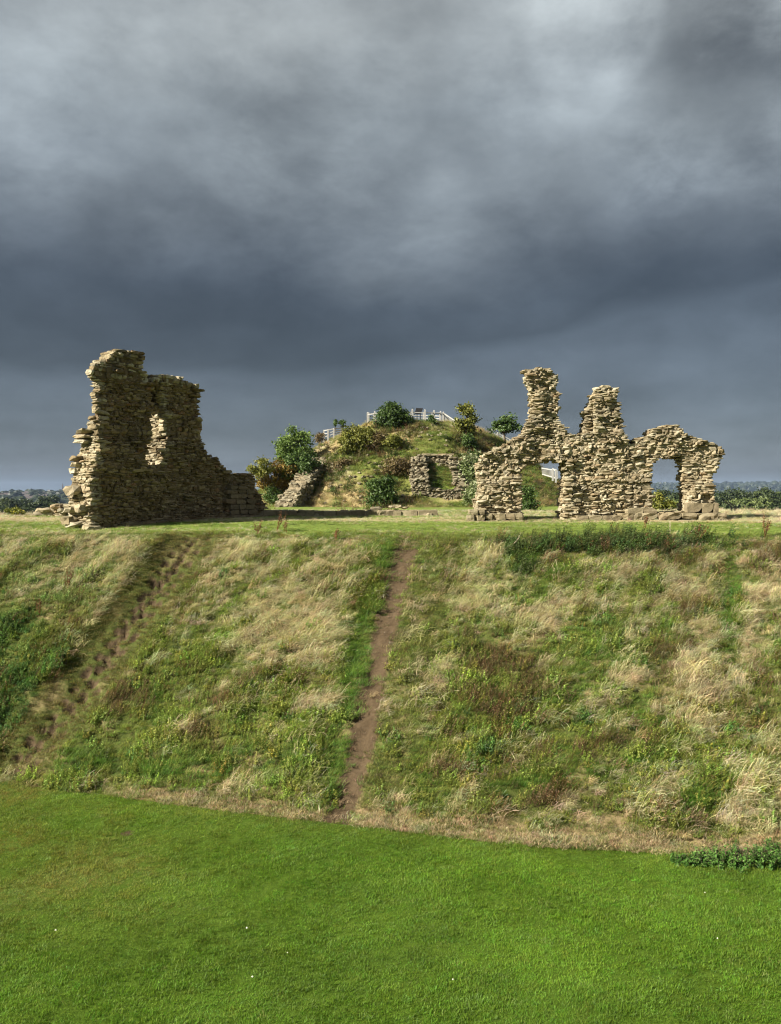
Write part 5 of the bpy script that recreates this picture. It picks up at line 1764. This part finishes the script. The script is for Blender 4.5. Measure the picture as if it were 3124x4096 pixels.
# woodland masses far away
_ico = None
phi = (1 + 5 ** .5) / 2
iv = np.array([(-1, phi, 0), (1, phi, 0), (-1, -phi, 0), (1, -phi, 0), (0, -1, phi), (0, 1, phi), (0, -1, -phi), (0, 1, -phi), (phi, 0, -1), (phi, 0, 1), (-phi, 0, -1), (-phi, 0, 1)]); iv /= np.linalg.norm(iv[0])
if_ = np.array([(0, 11, 5), (0, 5, 1), (0, 1, 7), (0, 7, 10), (0, 10, 11), (1, 5, 9), (5, 11, 4), (11, 10, 2), (10, 7, 6), (7, 1, 8), (3, 9, 4), (3, 4, 2), (3, 2, 6), (3, 6, 8), (3, 8, 9), (4, 9, 5), (2, 4, 11), (6, 2, 10), (8, 6, 7), (9, 8, 1)])
mids = {}; V2 = list(iv); F2 = []
def mid(a, b):
    kk_ = (min(a, b), max(a, b))
    if kk_ not in mids:
        m_ = V2[a] + V2[b]; V2.append(m_ / np.linalg.norm(m_)); mids[kk_] = len(V2) - 1
    return mids[kk_]
for a, b, c in if_:
    ab, bc, ca_ = mid(a, b), mid(b, c), mid(c, a)
    F2 += [(a, ab, ca_), (b, bc, ab), (c, ca_, bc), (ab, bc, ca_)]
V2 = np.array(V2); F2 = np.array(F2)


def woods(name, label, n, r0, r1, a0, a1, size, seed, clump=1.0, thr=-.1, lm='farwood'):
    g = np.random.default_rng(seed)
    V = []; RN = []; c = 0
    for i in range(n * 4):
        r = math.sqrt(g.uniform(r0 ** 2, r1 ** 2)); a = math.radians(g.uniform(a0, a1))
        x, y = r * math.sin(a), r * math.cos(a)
        if fbm(np.array([x / 160]), np.array([y / 160]), 3, seed)[0] < thr:
            continue
        s_ = size * g.uniform(.55, 1.25)
        b = V2 * (1 + g.normal(0, .13, (len(V2), 1))) * np.array((s_, s_, s_ * g.uniform(.7, 1.05)))
        V.append(b + (x, y, float(valley_z(x, y)) + s_ * .55)); RN.append(np.clip(g.random() * .7 + g.normal(.15, .12, len(V2)), 0, 1)); c += 1
        if c >= n: break
    f = (F2[None] + (np.arange(c) * len(V2))[:, None, None]).reshape(-1, 3)
    o = mobj(name, mesh_np(name, np.concatenate(V), f, LM[lm], False, {'rnd': np.concatenate(RN)}))
    tag(o, label, 'woodland', kind='stuff')


woods('hillside_woodland', 'dark tree masses between houses on the far left hill', 1500, 700, 2600, -34, -12, 8.5, 301, thr=-.06)
woods('valley_woodland', 'dark woodland covering the valley floor at right', 1100, 420, 1600, 10, 36, 9.0, 302)
woods('ridge_woodland', 'blue dark woodland on the distant ridge along the horizon', 1300, 3900, 5600, 8, 34, 16.0, 303)

# houses on the left hill
hg = np.random.default_rng(44)
HS = [(78, 1979, 0), (86, 1982, 1), (95, 1979, 0), (104, 1983, 1), (112, 1978, 1), (120, 1980, 0), (129, 1983, 0), (92, 1986, 1), (14, 1989, 1), (30, 1988, 1), (46, 1988, 0), (110, 1996, 1), (118, 2000, 0), (150, 1984, 1), (168, 1981, 1), (175, 1984, 0), (200, 1977, 1),
      (150, 2006, 1), (160, 2008, 0), (115, 2008, 0), (95, 2007, 1), (165, 1992, 1), (180, 1992, 0), (248, 1982, 1), (252, 1992, 0), (12, 2028, 1), (20, 2030, 0), (45, 2026, 0), (60, 2028, 1), (176, 2017, 1), (132, 1976, 0)]
HS.sort(key=lambda h: h[0] + h[1] * .01)
cnt = {0: -1, 1: -1}
ORD = 'first second third fourth fifth sixth seventh eighth ninth tenth eleventh twelfth thirteenth fourteenth fifteenth sixteenth seventeenth eighteenth nineteenth twentieth'.split()
for i, (px, py, mt) in enumerate(HS):
    # distance on the hill where this sight line meets it, kept between the near wood and the crest
    ys = np.linspace(700, 2550, 800)
    zz = valley_z((px - CX) / F * ys, ys); ray = (HY - py) / F * ys
    kx = np.argmax(ray <= zz + 4) if (ray <= zz + 4).any() else 600
    Y = ys[kx]
    x = (px - CX) / F * Y
    L_, D_, H_ = hg.uniform(9, 16), 8.0, hg.uniform(5.0, 6.5)
    nm = 'pale rendered' if mt == 0 else 'pink brick'
    cnt[mt] += 1
    h_ = thing('house', '%s house on the far left hill, %s from the left among the %s ones' % (nm, ORD[cnt[mt]], 'pale' if mt == 0 else 'pink'), 'house', (x, Y, float(valley_z(x, Y)) + 3.0), hg.uniform(-.5, .5), 'distant %s houses' % nm)
    mb = MB(); mb.bar((-L_ / 2, 0, H_ / 2 - 2), (L_ / 2, 0, H_ / 2 - 2), D_, H_ + 4); mb.build('wall', M_WALLPALE if mt == 0 else M_WALLBRICK, h_)
    e_ = .5; rz = H_ + 2.8
    mb = MB(); mb.add([(-L_ / 2 - e_, -D_ / 2 - e_, H_), (L_ / 2 + e_, -D_ / 2 - e_, H_), (L_ / 2 + e_, D_ / 2 + e_, H_), (-L_ / 2 - e_, D_ / 2 + e_, H_), (-L_ / 2 - e_, 0, rz), (L_ / 2 + e_, 0, rz)],
                      [(0, 1, 5, 4), (2, 3, 4, 5), (3, 2, 1, 0)], [(0, 4, 3), (1, 2, 5)]); mb.build('roof', M_SLATE, h_)
# church spire
Y = 2150.0
x = (251 - CX) / F * Y
s = Y / F
ch = thing('church', 'distant church with a tall dark pointed spire on the skyline left of the tower wall', 'church', (x, Y, (HY - 1985) * s))
mb = MB(); mb.bar((0, 0, -14), (0, 0, 22 * s), 9 * s, 9 * s); mb.build('tower', M_SLATE, ch)
w_ = 4.6 * s
mb = MB(); mb.add([(w_ * math.cos(a), w_ * math.sin(a), 22 * s) for a in np.arange(8) * math.pi / 4] + [(0, 0, 56 * s)], None, [(i, (i + 1) % 8, 8) for i in range(8)]); mb.build('spire', M_SLATE, ch)
for sx_ in (-1, 1):
    for sy_ in (-1, 1):
        mb = MB(); mb.tube([(sx_ * 4 * s, sy_ * 4 * s, 21 * s), (sx_ * 4 * s, sy_ * 4 * s, 24 * s), (sx_ * 4 * s, sy_ * 4 * s, 30 * s)], [.9 * s, .9 * s, .05], 6); mb.build('pinnacle', M_SLATE, ch)
mb = MB(); mb.bar((-26 * s, 4, -1 * s), (-5 * s, 4, -1 * s), 9 * s, 9 * s); mb.build('nave', M_SLATE, ch)

# ------------------------------------------------------------------ haze
HZ = 8200.0
v = [(sx_ * HZ, sy_ * HZ, z_) for z_ in (-60, 110) for sx_, sy_ in ((-1, -1), (1, -1), (1, 1), (-1, 1))]
hm = bpy.data.materials.new('haze_air'); hm.use_nodes = True
H = NT(hm.node_tree)
pv = H.n('ShaderNodeVolumePrincipled')
pv.inputs['Color'].default_value = (.50, .68, 1.0, 1)
pv.inputs['Density'].default_value = 5e-5
ho = H.n('ShaderNodeOutputMaterial')
H.l(pv.outputs[0], ho.inputs['Volume'])
hz = mobj('haze', mesh_np('haze', np.array(v), np.array([(3, 2, 1, 0), (4, 5, 6, 7), (0, 1, 5, 4), (1, 2, 6, 5), (2, 3, 7, 6), (3, 0, 4, 7)]), hm))
tag(hz, 'thin blue grey air fading the far ridge', 'haze', kind='stuff')
